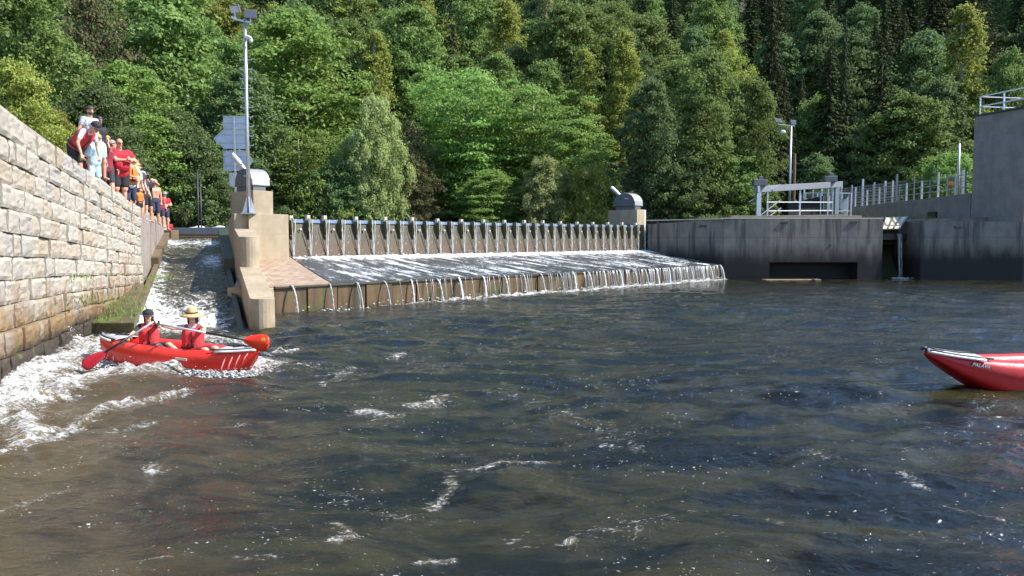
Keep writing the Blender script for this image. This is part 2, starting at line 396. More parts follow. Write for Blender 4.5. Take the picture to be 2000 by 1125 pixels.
# --- water racing down the chute
def rapid(name, base, stretch, lo, hi, rough=.05, scale=2.4):
    m = bpy.data.materials.new(name); m.use_nodes = True
    N, L, ns, rp, mt, mx = node_helpers(m); b = N['Principled BSDF']
    tc = N.new('ShaderNodeTexCoord'); P = tc.outputs['UV'] if False else tc.outputs['Object']
    at = N.new('ShaderNodeAttribute'); at.attribute_name = 'foam'; fo = at.outputs['Fac']
    n1 = ns(P, scale, 9, .7, stretch, .6); n2 = ns(P, scale*4, 5, .7, stretch, .4)
    fm = rp(mt('ADD', mt('ADD', mt('MULTIPLY', n1, .55), mt('MULTIPLY', n2, .45)), mt('MULTIPLY', mt('SUBTRACT', fo, .5), .42)), lo, hi)
    L.new(mx(fm, base, (.74, .75, .75)), b.inputs['Base Color']); L.new(mt('ADD', mt('MULTIPLY', fm, .5), rough), b.inputs['Roughness'])
    b.inputs['IOR'].default_value = 1.333
    bp = N.new('ShaderNodeBump'); bp.inputs['Strength'].default_value = .8; bp.inputs['Distance'].default_value = .04
    L.new(mt('ADD', n1, mt('MULTIPLY', n2, .5)), bp.inputs['Height']); L.new(bp.outputs[0], b.inputs['Normal'])
    return m
M['chute_water'] = rapid('chute_water', (.04, .035, .02), (1, 1, 1), .5, .66, scale=3.2)
t, yv = np.meshgrid(np.linspace(0, 1, 110), np.linspace(15.6, 36.4, 640))
cx = (-8.86-.414*(yv-17.3))*(1-t)+(-6.42-.414*(yv-17.3))*t
cz = (yv-17.3)*.131
wob = .16*np.abs(vnoise(cx*1.2, yv*1.1, 3))+.10*vnoise(cx*2.6, yv*2.4, 4)+.05*vnoise(cx*6, yv*5, 8)
cz = cz+wob*np.clip((30-yv)/10, .35, 1)-.04+.08*np.exp(-(t/.12)**2)
cz = np.where(yv > 35.2, np.minimum(cz, 2.34), cz)
cf = .44+.26*np.exp(-(t/.16)**2)*np.clip((32-yv)/8, 0, 1)+.3*np.clip((22.5-yv)/4, 0, 1)+.3*np.exp(-((yv-33.5)/1.2)**2)*(1-np.exp(-((t-.5)/.3)**2)*.4)+.35*np.exp(-((t-.8)/.2)**2-((yv-28.5)/1.5)**2)
cf = cf-.25*np.clip((t-.75)/.2, 0, 1)*np.clip((27-yv)/3, 0, 1)
tag(grid_mesh('chute_water', cx, yv, cz, M['chute_water'], attrs={'foam': cf}), kind='structure')
# chute bed beneath
q = MB(); q.hexa([(chL(15), 15, -1.4), (chR(15), 15, -1.4), (chR(36.6), 36.6, -1.4), (chL(36.6), 36.6, -1.4), (chL(15), 15, -.75), (chR(15), 15, -.75), (chR(36.6), 36.6, 2.1), (chL(36.6), 36.6, 2.1)])
tag(q.build('chute_bed', M['curb']), kind='structure')

# ================================================================ LEFT BANK WALL (granite blocks + concrete end)
rng = np.random.default_rng(7); random.seed(7)
m = bpy.data.materials.new('granite_blocks'); m.use_nodes = True; M['granite'] = m
N, L, ns, rp, mt, mx = node_helpers(m); b = N['Principled BSDF']
geo = N.new('ShaderNodeNewGeometry'); P = geo.outputs['Position']
at = N.new('ShaderNodeAttribute'); at.attribute_name = 'tone'; tn = at.outputs['Fac']
c = mx(rp(tn, 0, .5), (.33, .255, .18), (.375, .335, .275)); c = mx(rp(tn, .7, 1, 0, .8), c, (.28, .27, .255))
n1 = ns(P, 5, 8, .7); n2 = ns(P, 2.6, 6, .65, (1, 1, .12)); n3 = ns(P, 40, 4, .7)
c = mx(rp(n1, .3, .75, 0, .6), c, (.38, .35, .305)); c = mx(rp(n3, .55, .8, 0, .45), c, (.17, .15, .13))
c = mx(rp(n2, .55, .75, 0, .4), c, (.3, .22, .14))
sep = N.new('ShaderNodeSeparateXYZ'); L.new(P, sep.inputs[0])
zz = mt('ADD', sep.outputs[2], mt('MULTIPLY', mt('SUBTRACT', ns(P, 1.6, 6, .65, (1, 1, .15)), .5), -2.6))
c = mx(rp(zz, .3, 1.5, .95, 0), c, (.16, .09, .032)); 
c = mx(mt('MULTIPLY', rp(zz, .1, .9, 1, 0), rp(ns(P, 3, 5), .5, .6)), c, (.33, .2, .035))
c = mx(rp(mt('ADD', sep.outputs[2], mt('MULTIPLY', ns(P, 3, 4), -.7)), -.05, .32, 1, 0), c, (.04, .03, .02))
c = mx(mt('MULTIPLY', rp(ns(P, 1.7, 6, .6, (1, 1, .5)), .57, .66), rp(sep.outputs[2], .5, 1.6, .9, 0)), c, (.1, .14, .02))
L.new(c, b.inputs['Base Color']); b.inputs['Roughness'].default_value = .85
bp = N.new('ShaderNodeBump'); bp.inputs['Strength'].default_value = .7; bp.inputs['Distance'].default_value = .03
L.new(mt('ADD', n1, mt('MULTIPLY', n3, .5)), bp.inputs['Height']); L.new(bp.outputs[0], b.inputs['Normal'])
M['mortar'] = mat('mortar', (.2, .165, .125), .95, 0, 6, .4)

def arc(y0, y1, n=24):
    return [(wallX(a), a) for a in np.linspace(y0, y1, n)]
bank = empty('retaining_wall', (wallX(20), 20, 0), label='long pale granite block wall on the left bank with water stained foot', cat='wall')
bank_inv = Matrix.Translation((-wallX(20), -20, 0))
def under(o, root):      # parent but keep the world position
    o.parent = root; o.matrix_parent_inverse = Matrix.Translation(-Vector(root.location)) if root.rotation_euler.z == 0 else root.matrix_world.inverted()
    return o
# blocks
NC = 11; vs = []; fs = []; tone = []
Yend = 22.5
def wall_pt(s, v, out):     # s: distance along Y, v: 0..1 of the height
    dy = .05; tx, ty = wallX(s+dy)-wallX(s-dy), 2*dy; l = math.hypot(tx, ty); nx, ny = ty/l, -tx/l
    return (wallX(s)+nx*out, s+ny*out, v*wallT(s)-(.35 if v == 0 else 0))
for c_ in range(NC):
    s = -5.5+random.random()*.5; v0 = c_/NC; v1 = (c_+1)/NC
    while s < Yend-.05:
        ln = random.uniform(.34, .84)*(1 if random.random() > .25 else .55); e = min(s+ln, Yend)
        if Yend-e < .25: e = Yend
        pr = random.uniform(0, .055)+(.16 if (c_ < 2 and s < 14.6) else 0)+(.08 if c_ == 2 and s < 14.2 else 0)
        if c_ == NC-1: pr += .02
        nu = max(5, int((e-s)/.085)); nv = 6; base = len(vs); tv = random.random()
        g = .007
        vt = v1+(random.uniform(-.006, .02) if c_ == NC-1 else 0); jb = random.uniform(-.006, .006)
        sd = random.random()*100
        for j in range(nv+1):
            for i in range(nu+1):
                a = i/nu; bb = j/nv
                ed = min(min(a, 1-a)*(e-s), min(bb, 1-bb)*(vt-v0)*3.8)
                rnd = .022*(1-min(1, ed/.03))**2
                ss = s+g+a*(e-s-2*g); nn = noise.noise(Vector((ss*2.1+sd, bb*1.6, c_*3.3)))*.024+noise.noise(Vector((ss*6+sd, bb*4, c_)))*.024
                wob_ = noise.noise(Vector((ss*1.3, c_*5, 2)))*.006
                vs.append(wall_pt(ss, v0+.0018+bb*(vt-v0-.0036)+wob_*(0 if (j == 0 and c_ == 0) else 1), pr+.03-rnd+nn)); tone.append(tv)
        w_ = nu+1
        for j in range(nv):
            for i in range(nu): k = base+j*w_+i; fs.append((k, k+1, k+w_+1, k+w_))
        # skirt back into the joint
        ring = [base+i for i in range(w_)]+[base+j*w_+nu for j in range(1, nv+1)]+[base+nv*w_+i for i in range(nu-1, -1, -1)]+[base+j*w_ for j in range(nv-1, 0, -1)]
        nb = len(vs)
        cc = wall_pt((s+e)/2, (v0+vt)/2, 0); dx, dy, _ = Vector(wall_pt((s+e)/2, .5, -.1))-Vector(wall_pt((s+e)/2, .5, .05))
        for r in ring: p = vs[r]; vs.append((p[0]+dx*(4 if c_ == NC-1 else 1), p[1]+dy*(4 if c_ == NC-1 else 1), p[2])); tone.append(tv)
        n_ = len(ring)
        for k in range(n_): fs.append((ring[(k+1) % n_], ring[k], nb+k, nb+(k+1) % n_))
        s = e
me = bpy.data.meshes.new('granite_blocks'); me.from_pydata(vs, [], fs); me.update()
at_ = me.attributes.new('tone', 'FLOAT', 'POINT'); at_.data.foreach_set('value', np.array(tone, np.float32))
me.set_sharp_from_angle(angle=radians(50)) if False else None
me.materials.append(M['granite']); o = bpy.data.objects.new('granite_blocks', me); COL.objects.link(o); under(o, bank)
# core behind the blocks, capped with rubble mortar
q = MB()
for (a, c2) in zip(arc(-6, Yend, 20)[:-1], arc(-6, Yend, 20)[1:]):
    za, zb = wallT(a[1])-.05, wallT(c2[1])-.05
    q.hexa([(a[0]-.02, a[1], -1.6), (c2[0]-.02, c2[1], -1.6), (c2[0]-1.0, c2[1]-.25, -1.6), (a[0]-1.0, a[1]-.25, -1.6), (a[0]-.02, a[1], za), (c2[0]-.02, c2[1], zb), (c2[0]-1.0, c2[1]-.25, zb), (a[0]-1.0, a[1]-.25, za)])
under(q.build('mortar_core', M['mortar']), bank)
# concrete end
q = MB(); a = (wallX(22.52), 22.52); c2 = (-16.37, 34.9)
q.hexa([(a[0]+.03, a[1], -1), (c2[0], c2[1], -1), (c2[0]-.6, c2[1]-.2, -1), (a[0]-.6, a[1]-.2, -1), (a[0]+.03, a[1], 3.13), (c2[0], c2[1], 2.95), (c2[0]-.6, c2[1]-.2, 2.95), (a[0]-.6, a[1]-.2, 3.13)])
under(q.build('concrete_end', M['wall_conc'], bevel=.02), bank)
# path behind the wall top
pth = []; px_ = []
yy = np.linspace(-6, 36, 60); tt = np.array([-.1, -.38, -.44, -1.5, -3, -7])
Xp = np.interp(yy, WY, WX)[:, None]+tt[None, :]; Yp = np.repeat(yy[:, None], 6, 1); Zp = np.interp(yy, WY, WT)[:, None]+np.array([-.24, -.24, .41, .42, .45, .5])[None, :]+0*Xp
M['gravel'] = mat('gravel_path', (.3, .26, .21), .95, 0, 4, .4, bump=.5, bump_s=60)
tag(grid_mesh('footpath', Xp, Yp, Zp, M['gravel']), kind='structure')

# mossy ledge and curbs of the chute
q = MB(); e1, e2 = 16.9, 21.6
q.hexa([(wallX(e1), e1, -1), (chL(e1), e1, -1), (chL(e2), e2, -1), (wallX(e2)+.05, e2, -1), (wallX(e1), e1, .28), (chL(e1)-.12, e1, .28), (chL(e2)-.12, e2, .92), (wallX(e2)+.05, e2, .92)])
cur = q.build('chute_ledge', M['curb'], bevel=.02)
tag(cur, 'low mossy concrete ledge between the granite wall and the chute', 'ledge')
def curb(name, y0, y1, fx, w0, w1, h0, h1, mt_=None, steps=4):
    q = MB()
    for k in range(steps):
        a, b_ = y0+(y1-y0)*k/steps, y0+(y1-y0)*(k+1)/steps
        z0, z1 = chZ(a)+h0+(h1-h0)*k/steps, chZ(b_)+h0+(h1-h0)*k/steps
        q.hexa([(fx(a)+w0, a, z0-1.2), (fx(a)+w1, a, z0-1.2), (fx(b_)+w1, b_, z1-1.2), (fx(b_)+w0, b_, z1-1.2), (fx(a)+w0, a, z0), (fx(a)+w1, a, z0), (fx(b_)+w1, b_, z1), (fx(b_)+w0, b_, z1)])
    return q.build(name, mt_ or M['curb'], bevel=.012)
tag(curb('chute_curb', 16.9, 26.2, chL, -.14, .02, .33, .16), 'narrow timber edged curb along the lower left side of the chute', 'curb')
tag(curb('chute_curb', 26.25, 35.2, chL, -.36, .03, .42, .3), 'raised concrete curb along the upper left side of the chute', 'curb')
M['curb_dark'] = mat('wet_black_curb', (.035, .035, .03), .5, 0, 3, .5, (.04, .06, .02))
tag(curb('chute_curb', 16.9, 26.0, chR, -.02, .12, .1, .1, M['curb_dark']), 'thin dark rail along the lower right side of the chute', 'curb')
tag(curb('chute_curb', 26.05, 35.8, chR, -.1, .62, .42, .35, M['curb_dark']), 'dark mossy curb along the upper right side of the chute', 'curb')
# gate post at the chute head and the dark beam closing it
q = MB(); q.obox((chL(34.6)-.45, 34.6, 0), (.92, 0, 0), .62, (0, 1, 0), .8, 1.4, 2.72)
tag(q.build('chute_pillar', M['curb'], bevel=.03), 'short dark stained pillar at the top left of the chute', 'pillar')
ch = empty('chute_gate', (chL(36.4), 36.4, 2.2), label='dark horizontal steel flap gate closing the head of the boat chute', cat='gate')
q = MB(); x0, x1 = chL(36.4), chR(36.4)+.75
q.hexa([(x0+.05, 36.4, 2.50), (x1, 36.4, 2.50), (x1, 36.9, 2.4), (x0+.05, 36.9, 2.4), (x0+.05, 36.55, 2.86), (x1, 36.55, 2.9), (x1, 36.9, 2.9), (x0+.05, 36.9, 2.86)])
under(q.build('steel_flap', mat('blue_grey_steel', (.10, .11, .13), .45, .3, 2, .3), bevel=.04), ch)
q = MB(); q.hexa([(x0, 36.2, 1.5), (x1, 36.2, 1.5), (x1, 36.9, 1.5), (x0, 36.9, 1.5), (x0, 36.2, 2.44), (x1, 36.2, 2.44), (x1, 36.8, 2.5), (x0, 36.8, 2.5)])
under(q.build('sill', mat('ochre_wet_sill', (.25, .17, .07), .35, 0, 3, .5)), ch)

# ================================================================ PIER BETWEEN CHUTE AND WEIR
pier = empty('weir_pier', (-7.5, 22, 0), label='stepped sandy concrete pier with rounded noses between chute and weir', cat='pier')
def nosed(q, y0, y1, w, z0, za, zb, n=10):       # wall along the chute with a round near end; top slopes za -> zb
    ax = CH; rt = CR; p0 = Vector((dvL(y0), y0, 0))+rt*w/2+ax*w/2; p1 = Vector((dvL(y1), y1, 0))+rt*w/2
    prof = [p1-rt*w/2, ]
    for k in range(n+1):
        a = pi*k/n; prof.append(p0-rt*cos(a)*w/2-ax*sin(a)*w/2)
    prof.append(p1+rt*w/2)
    Ltot = (p1-p0).length
    m_ = len(prof); vs = [p+Z3*z0 for p in prof]+[p+Z3*(za+(zb-za)*max(0, (p-p0).dot(ax))/Ltot) for p in prof]
    q.add(vs, [tuple(range(m_))[::-1], tuple(m_+i for i in range(m_))]+[(i, (i+1) % m_, m_+(i+1) % m_, m_+i) for i in range(m_)])
q = MB(); nosed(q, 16.8, 22.2, .56, -1.5, .83, 1.40); under(q.build('lower_nose', M['pier'], bevel=.015), pier)
q = MB(); nosed(q, 22.0, 26.1, .58, -1.5, 2.30, 2.62); under(q.build('middle_nose', M['pier'], bevel=.015), pier)
q = MB(); b0 = Vector((dvL(26), 26, 0)); q.obox(b0, CR, .56, CH, 7.5, -1.5, 3.14); under(q.build('chute_side_block', M['pier'], bevel=.02), pier)
b1 = Vector((-9.22, 25.98, 0)); q = MB()
pp = [b1, b1+U*1.56, b1+U*1.56+CH*7, b1+CH*7]
q.hexa([p-Z3*1.5 for p in pp]+[p+Z3*3.143 for p in pp]); under(q.build('weir_side_block', M['pier'], bevel=.02), pier)
q = MB(); q.hexa([(p.x, p.y, z) for z in (-1.5, .8) for p in (SA-U*.85+D*.02, SA-U*.0+D*.02, SA-D*1.0, SA-U*.95-D*1.0)]); under(q.build('abutment', M['pier'], bevel=.03), pier)

# ================================================================ WEIR
weir = empty('weir', (1, 34, 0), label='long river weir with brown gate wall, sloping apron and low outer sill', cat='weir')
# sill wall with its upright panels
q = MB(); n_p = 26
for k in range(n_p):
    a = SL*k/n_p; b_ = SL*(k+1)/n_p; off = (.0, .035, .015, .05, .0, .03)[k % 6]
    p = SA+SU*(a+.02); q.obox(p+D*off-D*.9, SU, b_-a-.04, D, .9, -1.3, .76)
under(q.build('sill_panels', M['sill'], bevel=.01), weir)
q = MB(); q.obox(SA-D*.95, SU, SL, D, .93, -1.25, .74); under(q.build('sill_core', M['sill']), weir)
q = MB(); q.obox(SA-D*.5, SU, SL, D, .58, .762, .83); under(q.build('sill_cap', mat('wet_dark_sill_edge', (.07, .055, .035), .3, 0, 3, .4), bevel=.01), weir)
# apron: ruled between the sill edge and the gate foot
def ap(s, t, dz=0):
    p = (SA-SU*1.3)*(1-s)+SB*s; g = (GA-GU*1.6)*(1-s)+GB*s
    z0 = .815; z1 = 1.57+.08*s
    r = p*(1-t)+g*t; return Vector((r.x, r.y, z0*(1-t)+z1*t+dz))
q = MB(); ns_, nt_ = 30, 4
for i in range(ns_):
    for j in range(nt_):
        q.add([ap(i/ns_, j/nt_), ap((i+1)/ns_, j/nt_), ap((i+1)/ns_, (j+1)/nt_), ap(i/ns_, (j+1)/nt_)], [(0, 1, 2, 3)])
m = bpy.data.materials.new('apron_paving'); m.use_nodes = True
N, L, ns, rp, mt, mx = node_helpers(m); b = N['Principled BSDF']; tc = N.new('ShaderNodeTexCoord')
mp = N.new('ShaderNodeMapping'); mp.inputs['Rotation'].default_value = (0, 0, -math.atan2(U.y, U.x)); L.new(tc.outputs['Object'], mp.inputs[0])
br = N.new('ShaderNodeTexBrick'); br.inputs['Scale'].default_value = 1.0; br.inputs['Brick Width'].default_value = .42; br.inputs['Row Height'].default_value = .2; br.inputs['Mortar Size'].default_value = .014
br.inputs['Color1'].default_value = (.32, .225, .15, 1); br.inputs['Color2'].default_value = (.41, .335, .25, 1); br.inputs['Mortar'].default_value = (.1, .06, .035, 1)
L.new(mp.outputs[0], br.inputs[0]); L.new(mx(rp(ns(tc.outputs['Object'], 3, 6), .4, .7, 0, .6), br.outputs[0], (.22, .12, .07)), b.inputs['Base Color']); b.inputs['Roughness'].default_value = .55
under(q.build('apron', m), weir)
# water running over the apron
M['apron_water'] = rapid('apron_water', (.03, .034, .038), (1, 1, 1), .43, .62, scale=1)
t, s = np.meshgrid(np.linspace(0, 1, 90), np.linspace(0, 1, 500))
sl = .112-.05*t      # water edge runs back towards the pier
s2 = sl+(1-sl)*s
P0 = np.array(SA-SU*1.3); P1 = np.array(SB); G0 = np.array(GA-GU*1.6); G1 = np.array(GB)
pts = ((P0[None, None]*(1-s2[..., None])+P1*s2[..., None])*(1-t[..., None])+(G0*(1-s2[..., None])+G1*s2[..., None])*t[..., None])
z = .815*(1-t)+(1.57+.08*s2)*t+.022
ax_ = s2*27.5; bx_ = t*5
st = vnoise(ax_*3.2+bx_*.9, bx_*.9, 61)*.03+vnoise(ax_*8+bx_*2, bx_*1.8, 62)*.016
z = z+st*(1-.2*t)
fo_ = .5+.55*np.clip((t-.78)/.15, 0, 1)+.28*vnoise(ax_*2.4+bx_*1.6, bx_*.5, 63)*2+.22*vnoise(ax_*6+bx_*3, bx_*1.2, 64)*2-.12*np.clip((.12-t)/.1, 0, 1)
fo_ = fo_*np.clip(s*25, .6, 1)
N = M['apron_water'].node_tree.nodes
o = grid_mesh('apron_water', pts[..., 0], pts[..., 1], z, M['apron_water'], attrs={'foam': fo_}); tag(o, kind='structure')
for n in list(N):
    if n.type == 'TEX_NOISE': n.inputs['Scale'].default_value *= 4
    if n.type == 'MAP_RANGE': n.inputs[1].default_value = .46; n.inputs[2].default_value = .71
# gate wall
gate = None
top = lambda a: 3.0+.2*a/GL; ft = lambda a: 1.5+.08*a/GL
q = MB(); lean = .42
q.hexa([GA+Z3*ft(0)-Z3*.3, GB+Z3*ft(GL)-Z3*.3, GB-GD*.5+Z3*ft(GL), GA-GD*.5+Z3*ft(0), GA-GD*lean+Z3*(top(0)-.14), GB-GD*lean+Z3*(top(GL)-.14), GB-GD*(lean+.2)+Z3*(top(GL)-.14), GA-GD*(lean+.2)+Z3*(top(0)-.14)])
under(q.build('gate_leaf', concrete('wet_algae_steel', (.065, .052, .024), (.018, .016, .008), (.07, .036, .012), 1.4, 2.6, .9, 1, .6, joint=0)), weir)
q = MB(); q.hexa([GA-GD*(lean-.05)+Z3*(top(0)-.137), GB-GD*(lean-.05)+Z3*(top(GL)-.137), GB-GD*(lean+.25)+Z3*(top(GL)-.137), GA-GD*(lean+.25)+Z3*(top(0)-.137), GA-GD*(lean-.02)+Z3*top(0), GB-GD*(lean-.02)+Z3*top(GL), GB-GD*(lean+.25)+Z3*(top(GL)+.0), GA-GD*(lean+.25)+Z3*(top(0)+.0)])
under(q.build('crest_beam', mat('wet_blue_steel', (.22, .27, .35), .18, .35, 3, .2), bevel=.01), weir)
M['divider'] = mat('algae_brown_steel', (.16, .12, .05), .5, 0, 5, .5, (.08, .08, .03))
M['divider_cap'] = mat('pale_divider_cap', (.55, .5, .4), .6, 0, 6, .3)
R5 = random.Random(55); nd = 34
def gp(a, out, v):   # a along, out from the leaf face, v 0 foot..1 crest
    return GA+GU*a-GD*(lean*v)+GD*out+Z3*(ft(a)+(top(a)-ft(a))*v)
for k in range(nd):
    a = .25+k*(GL-.4)/(nd-1); q = MB(); w = .032
    tall = k % 2 == 0 or k == 1
    w = R5.uniform(.024, .04); ex_ = R5.uniform(.2, .3); pr = [gp(a, -.02, .5), gp(a, .06, .56), gp(a, ex_, .9), gp(a, ex_, 1.02), gp(a, -.05, 1.03)]
    q.prism([p-GU*w for p in pr], GU*w*2)
    f = under(q.build('flow_divider', M['divider']), weir)
    if tall:
        q = MB(); p = gp(a, .02, 1.03); q.obox(p-GU*.07, GU, .14, GD, .16, p.z-.10, p.z+R5.uniform(.08, .13)); c_ = q.build('post_cap', M['divider_cap'], bevel=.01)
        c_.parent = f; c_.matrix_parent_inverse = f.matrix_parent_inverse.copy()
        c_.matrix_parent_inverse = Matrix.Identity(4)
    q2 = MB()
    if k % 2 == 1:
        p = gp(a-.36, .03, .74); q2.ell(p, (.06, .05, .06), 8, 6); under(q2.build('bolt', M['divider_cap'], smooth=True), weir)
# falling water
M['jet'] = rapid('falling_water', (.5, .52, .52), (1, 1, .25), .36, .56, .15, 9)
def jet_mesh(h, reach, w0, w1, seed, sheet=0):
    q = MB(); n = 14; R = random.Random(seed)
    for j in range(3 if w0 > .03 else 2):
        o = (j-1)*w0*.75; pts = []; rr = []
        for i in range(n+1):
            t_ = i/n; pts.append(Vector((o+(R.random()-.5)*.018*t_*2+sheet*t_, reach*t_**.6, -h*t_**1.55))); rr.append((w0*(1-t_)+w1*t_)*(.75+.5*R.random())*(.6 if j != 1 else 1))
        q.tube(pts, rr, 6)
    for i in range(10):
        t_ = .35+.65*R.random(); r = .006+.01*R.random(); q.ell((R.uniform(-.09, .09), reach*t_**.6+R.uniform(-.02, .05), -h*t_**1.55), (r, r, r*1.6), 5, 4)
    return q
rz = math.atan2(GU.y, GU.x)
src = []
for i in range(4):
    o = jet_mesh(.85, .30, .026, .026, i).build('water_jet', M['jet'], smooth=True); src.append(o)
used = set(); n_j = 25
for k in range(n_j):
    i = k % 4; o = src[i] if i not in used else src[i].copy()
    if i in used: COL.objects.link(o)
    used.add(i)
    p = SA+SU*(.62+k*(SL-.9)/(n_j-1)+random.uniform(-.16, .16))+D*.06; o.location = (p.x, p.y, .84); o.rotation_euler = (0, 0, math.atan2(SU.y, SU.x)+pi)
    o.scale = (random.uniform(.55, 1.7)*(1 if k > 3 else .8), random.uniform(.6, 1.35), random.uniform(.97, 1.03))
    tag(o, 'white water jet arching off the low outer sill of the weir', 'water jet', 'water jets over the weir sill')
src = []; used = set()
for i in range(4):
    src.append(jet_mesh(1.5, .1, .009, .015, 10+i, sheet=(.0 if i % 2 == 0 else .16)).build('water_trickle', M['jet'], smooth=True))
for k in range(nd):
    for e in (0, 1):
        i = (k % 2)*2+e; o = src[i] if i not in used else src[i].copy()
        if i in used: COL.objects.link(o)
        used.add(i)
        a = .25+k*(GL-.4)/(nd-1); p = gp(a, .28, 1.0)+GU*(-.08 if e == 0 else .1); hh = top(a)-ft(a)-.02
        o.location = p; o.rotation_euler = (0, 0, rz+pi); o.scale = (1 if e == 0 else -1.0, 1 if e == 0 else 1, hh/1.5*random.uniform(.97, 1.03))
        o.scale[0] *= -1
        tag(o, 'thin trickle of water falling down the brown gate wall', 'water trickle', 'trickles down the gate wall')
# extra thin falls between the jets, spreading to a curtain towards the far end
q = MB(); R = random.Random(5)
for k in range(420):
    a = SL*(.05+.95*R.random()**.62); p = SA+SU*a+D*.095; 
    if R.random() > .12+.7*a/SL: continue
    w = R.uniform(.003, .010)*(1+a/SL); o0 = R.uniform(.0, .12)
    z1 = R.uniform(0, .3) if R.random() < .3 else -.03
    q.tube([p+Z3*.83, p+D*(.03+o0*.5)+Z3*.5, p+D*(.05+o0)+Z3*z1], [w, w*.8, w*1.2], 5)
tag(q.build('falling_spray', M['jet'], smooth=True), label='thin broken curtain of water down the sill face', cat='water', kind='stuff')
# spray and boil at the gate foot
q = MB()
for k in range(1500):
    a = R.uniform(.3, GL-.2); o_ = abs(R.gauss(0, .22)); h = R.uniform(0, .10)*math.exp(-o_*3)+(.2*R.random()**3 if R.random() < .3 else 0); r = R.uniform(.012, .05)*(1 if h < .1 else .4)
    p = GA+GU*a+GD*o_; q.ell((p.x, p.y, ft(a)+.02-.16*o_+h), (r*1.5, r, r*.8), 6, 4)
tag(q.build('gate_spray', M['jet'], smooth=True), label='white boiling spray along the foot of the gate wall', cat='water', kind='stuff')
q = MB()
for k in range(1500):
    a = SL*R.random()**.8; 
    o_ = .12+abs(R.gauss(.12, .12)); h = R.uniform(0, .05)+(.16*R.random()**3); r = R.uniform(.008, .03)
    if R.random() > .15+a/SL*2: continue
    p = SA+SU*a+D*o_; q.ell((p.x, p.y, h), (r*1.6, r*1.6, r*.8), 6, 4)
tag(q.build('sill_spray', M['jet'], smooth=True), label='white splashing foam along the foot of the outer sill', cat='water', kind='stuff')

# ================================================================ RIGHT BANK WALLS
rw = empty('bank_wall', (12.3, 43, 0), label='long shaded concrete bank wall right of the weir with a dark culvert', cat='wall')
q = MB()
def wseg(q, a, b, th, z0, za, zb=None):      # upright wall from a to b, thickness pushed away from the river
    a = Vector((*a, 0)); b = Vector((*b, 0)); d = (b-a).normalized(); n = Vector((-d.y, d.x, 0)); zb = za if zb is None else zb
    q.hexa([a+Z3*z0, b+Z3*z0, b+n*th+Z3*z0, a+n*th+Z3*z0, a+Z3*za, b+Z3*zb, b+n*th+Z3*zb, a+n*th+Z3*za])
R0 = (8.42, 45.95); R1 = (12.3, 42.95); R2 = (14.9, 42.8); R3 = (20.0, 42.8); R4 = (21.4, 42.8)
prev = R0; pts = [R0, (9.6, 44.85), (10.9, 43.8), R1]
for i in range(3): wseg(q, pts[i], pts[i+1], .9, -1.5, 3.28+.06*i, 3.28+.06*(i+1))
wseg(q, R1, R2, .9, -1.5, 3.46, 3.50)
wseg(q, R2, R3, .9, 1.0, 3.50, 3.50); wseg(q, R3, R4, .9, -1.5, 3.50, 3.50)
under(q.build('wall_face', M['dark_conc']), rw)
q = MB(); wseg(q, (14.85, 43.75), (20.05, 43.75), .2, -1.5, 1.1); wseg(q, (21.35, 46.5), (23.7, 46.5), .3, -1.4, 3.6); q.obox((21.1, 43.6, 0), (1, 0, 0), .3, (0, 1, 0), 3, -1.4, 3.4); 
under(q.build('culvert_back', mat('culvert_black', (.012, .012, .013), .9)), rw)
q = MB(); q.obox((8.3, 45.9, 0), (.79, -.61, 0), 4.9, (.61, .79, 0), 1.0, 3.47, 3.53); q.obox((12.25, 42.9, 0), (1, -.005, 0), 9.2, (0, 1, 0), 1.05, 3.505, 3.56)
under(q.build('coping', M['galv_pale'] if False else mat('pale_coping', (.5, .46, .4), .85, 0, 4, .3), bevel=.01), rw)
q = MB()
for x, z in ((11.2, 3.1), (15.7, 3.28), (19.7, 3.3), (18.4, 2.0)): q.box((x, 42.82 if x > 12 else 43.55, z), (.42, .12, .09) if x != 18.4 else (.08, .1, .08))
under(q.build('wall_niche', M['black']), rw)
r2 = empty('bank_wall', (23.6, 42.4, 0), label='shaded low concrete wall in front of the tall building, right of the sluice gap', cat='wall')
q = MB(); wseg(q, (23.55, 42.6), (29.0, 42.0), .8, -1.5, 3.40, 3.3); wseg(q, (29.0, 42.0), (50, 41.0), .8, -1.5, 3.3, 3.15); q.obox((23.5, 42.62, 0), (0, 1, 0), 4, (1, 0, 0), .6, -1.4, 3.38)
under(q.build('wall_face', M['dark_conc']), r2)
q = MB(); q.box((25.5, 42.36, 3.02), (.4, .12, .1)); under(q.build('wall_niche', M['black']), r2)
# terrace ground behind
q = MB(); q.hexa([(9.6, 46.2, 2), (50, 43.2, 2), (50, 57, 2), (9.6, 57, 2), (9.6, 46.2, 3.2), (50, 43.2, 3.2), (50, 57, 3.2), (9.6, 57, 3.2)])
tag(q.build('bank_terrace', M['soil']), kind='structure')
# slab at the water line
q = MB(); q.obox((14.3, 41.5, 0), (1, .02, 0), 2.9, (0, 1, 0), .9, -.4, .05); q.obox((16.9, 41.2, 0), (1, 0, 0), .35, (0, 1, 0), .5, -.4, .09)
tag(q.build('concrete_slab', M['pier'], bevel=.02), 'low concrete slab at the water line below the dark culvert opening', 'slab')
# low parapet on the terrace
q = MB(); q.obox((13.4, 45.4, 0), (1, 0, 0), 8.0, (0, 1, 0), .35, 3.1, 3.78); tag(q.build('terrace_parapet', M['pier'], bevel=.015), 'low sandy concrete parapet on top of the bank wall under the steel platform', 'parapet')
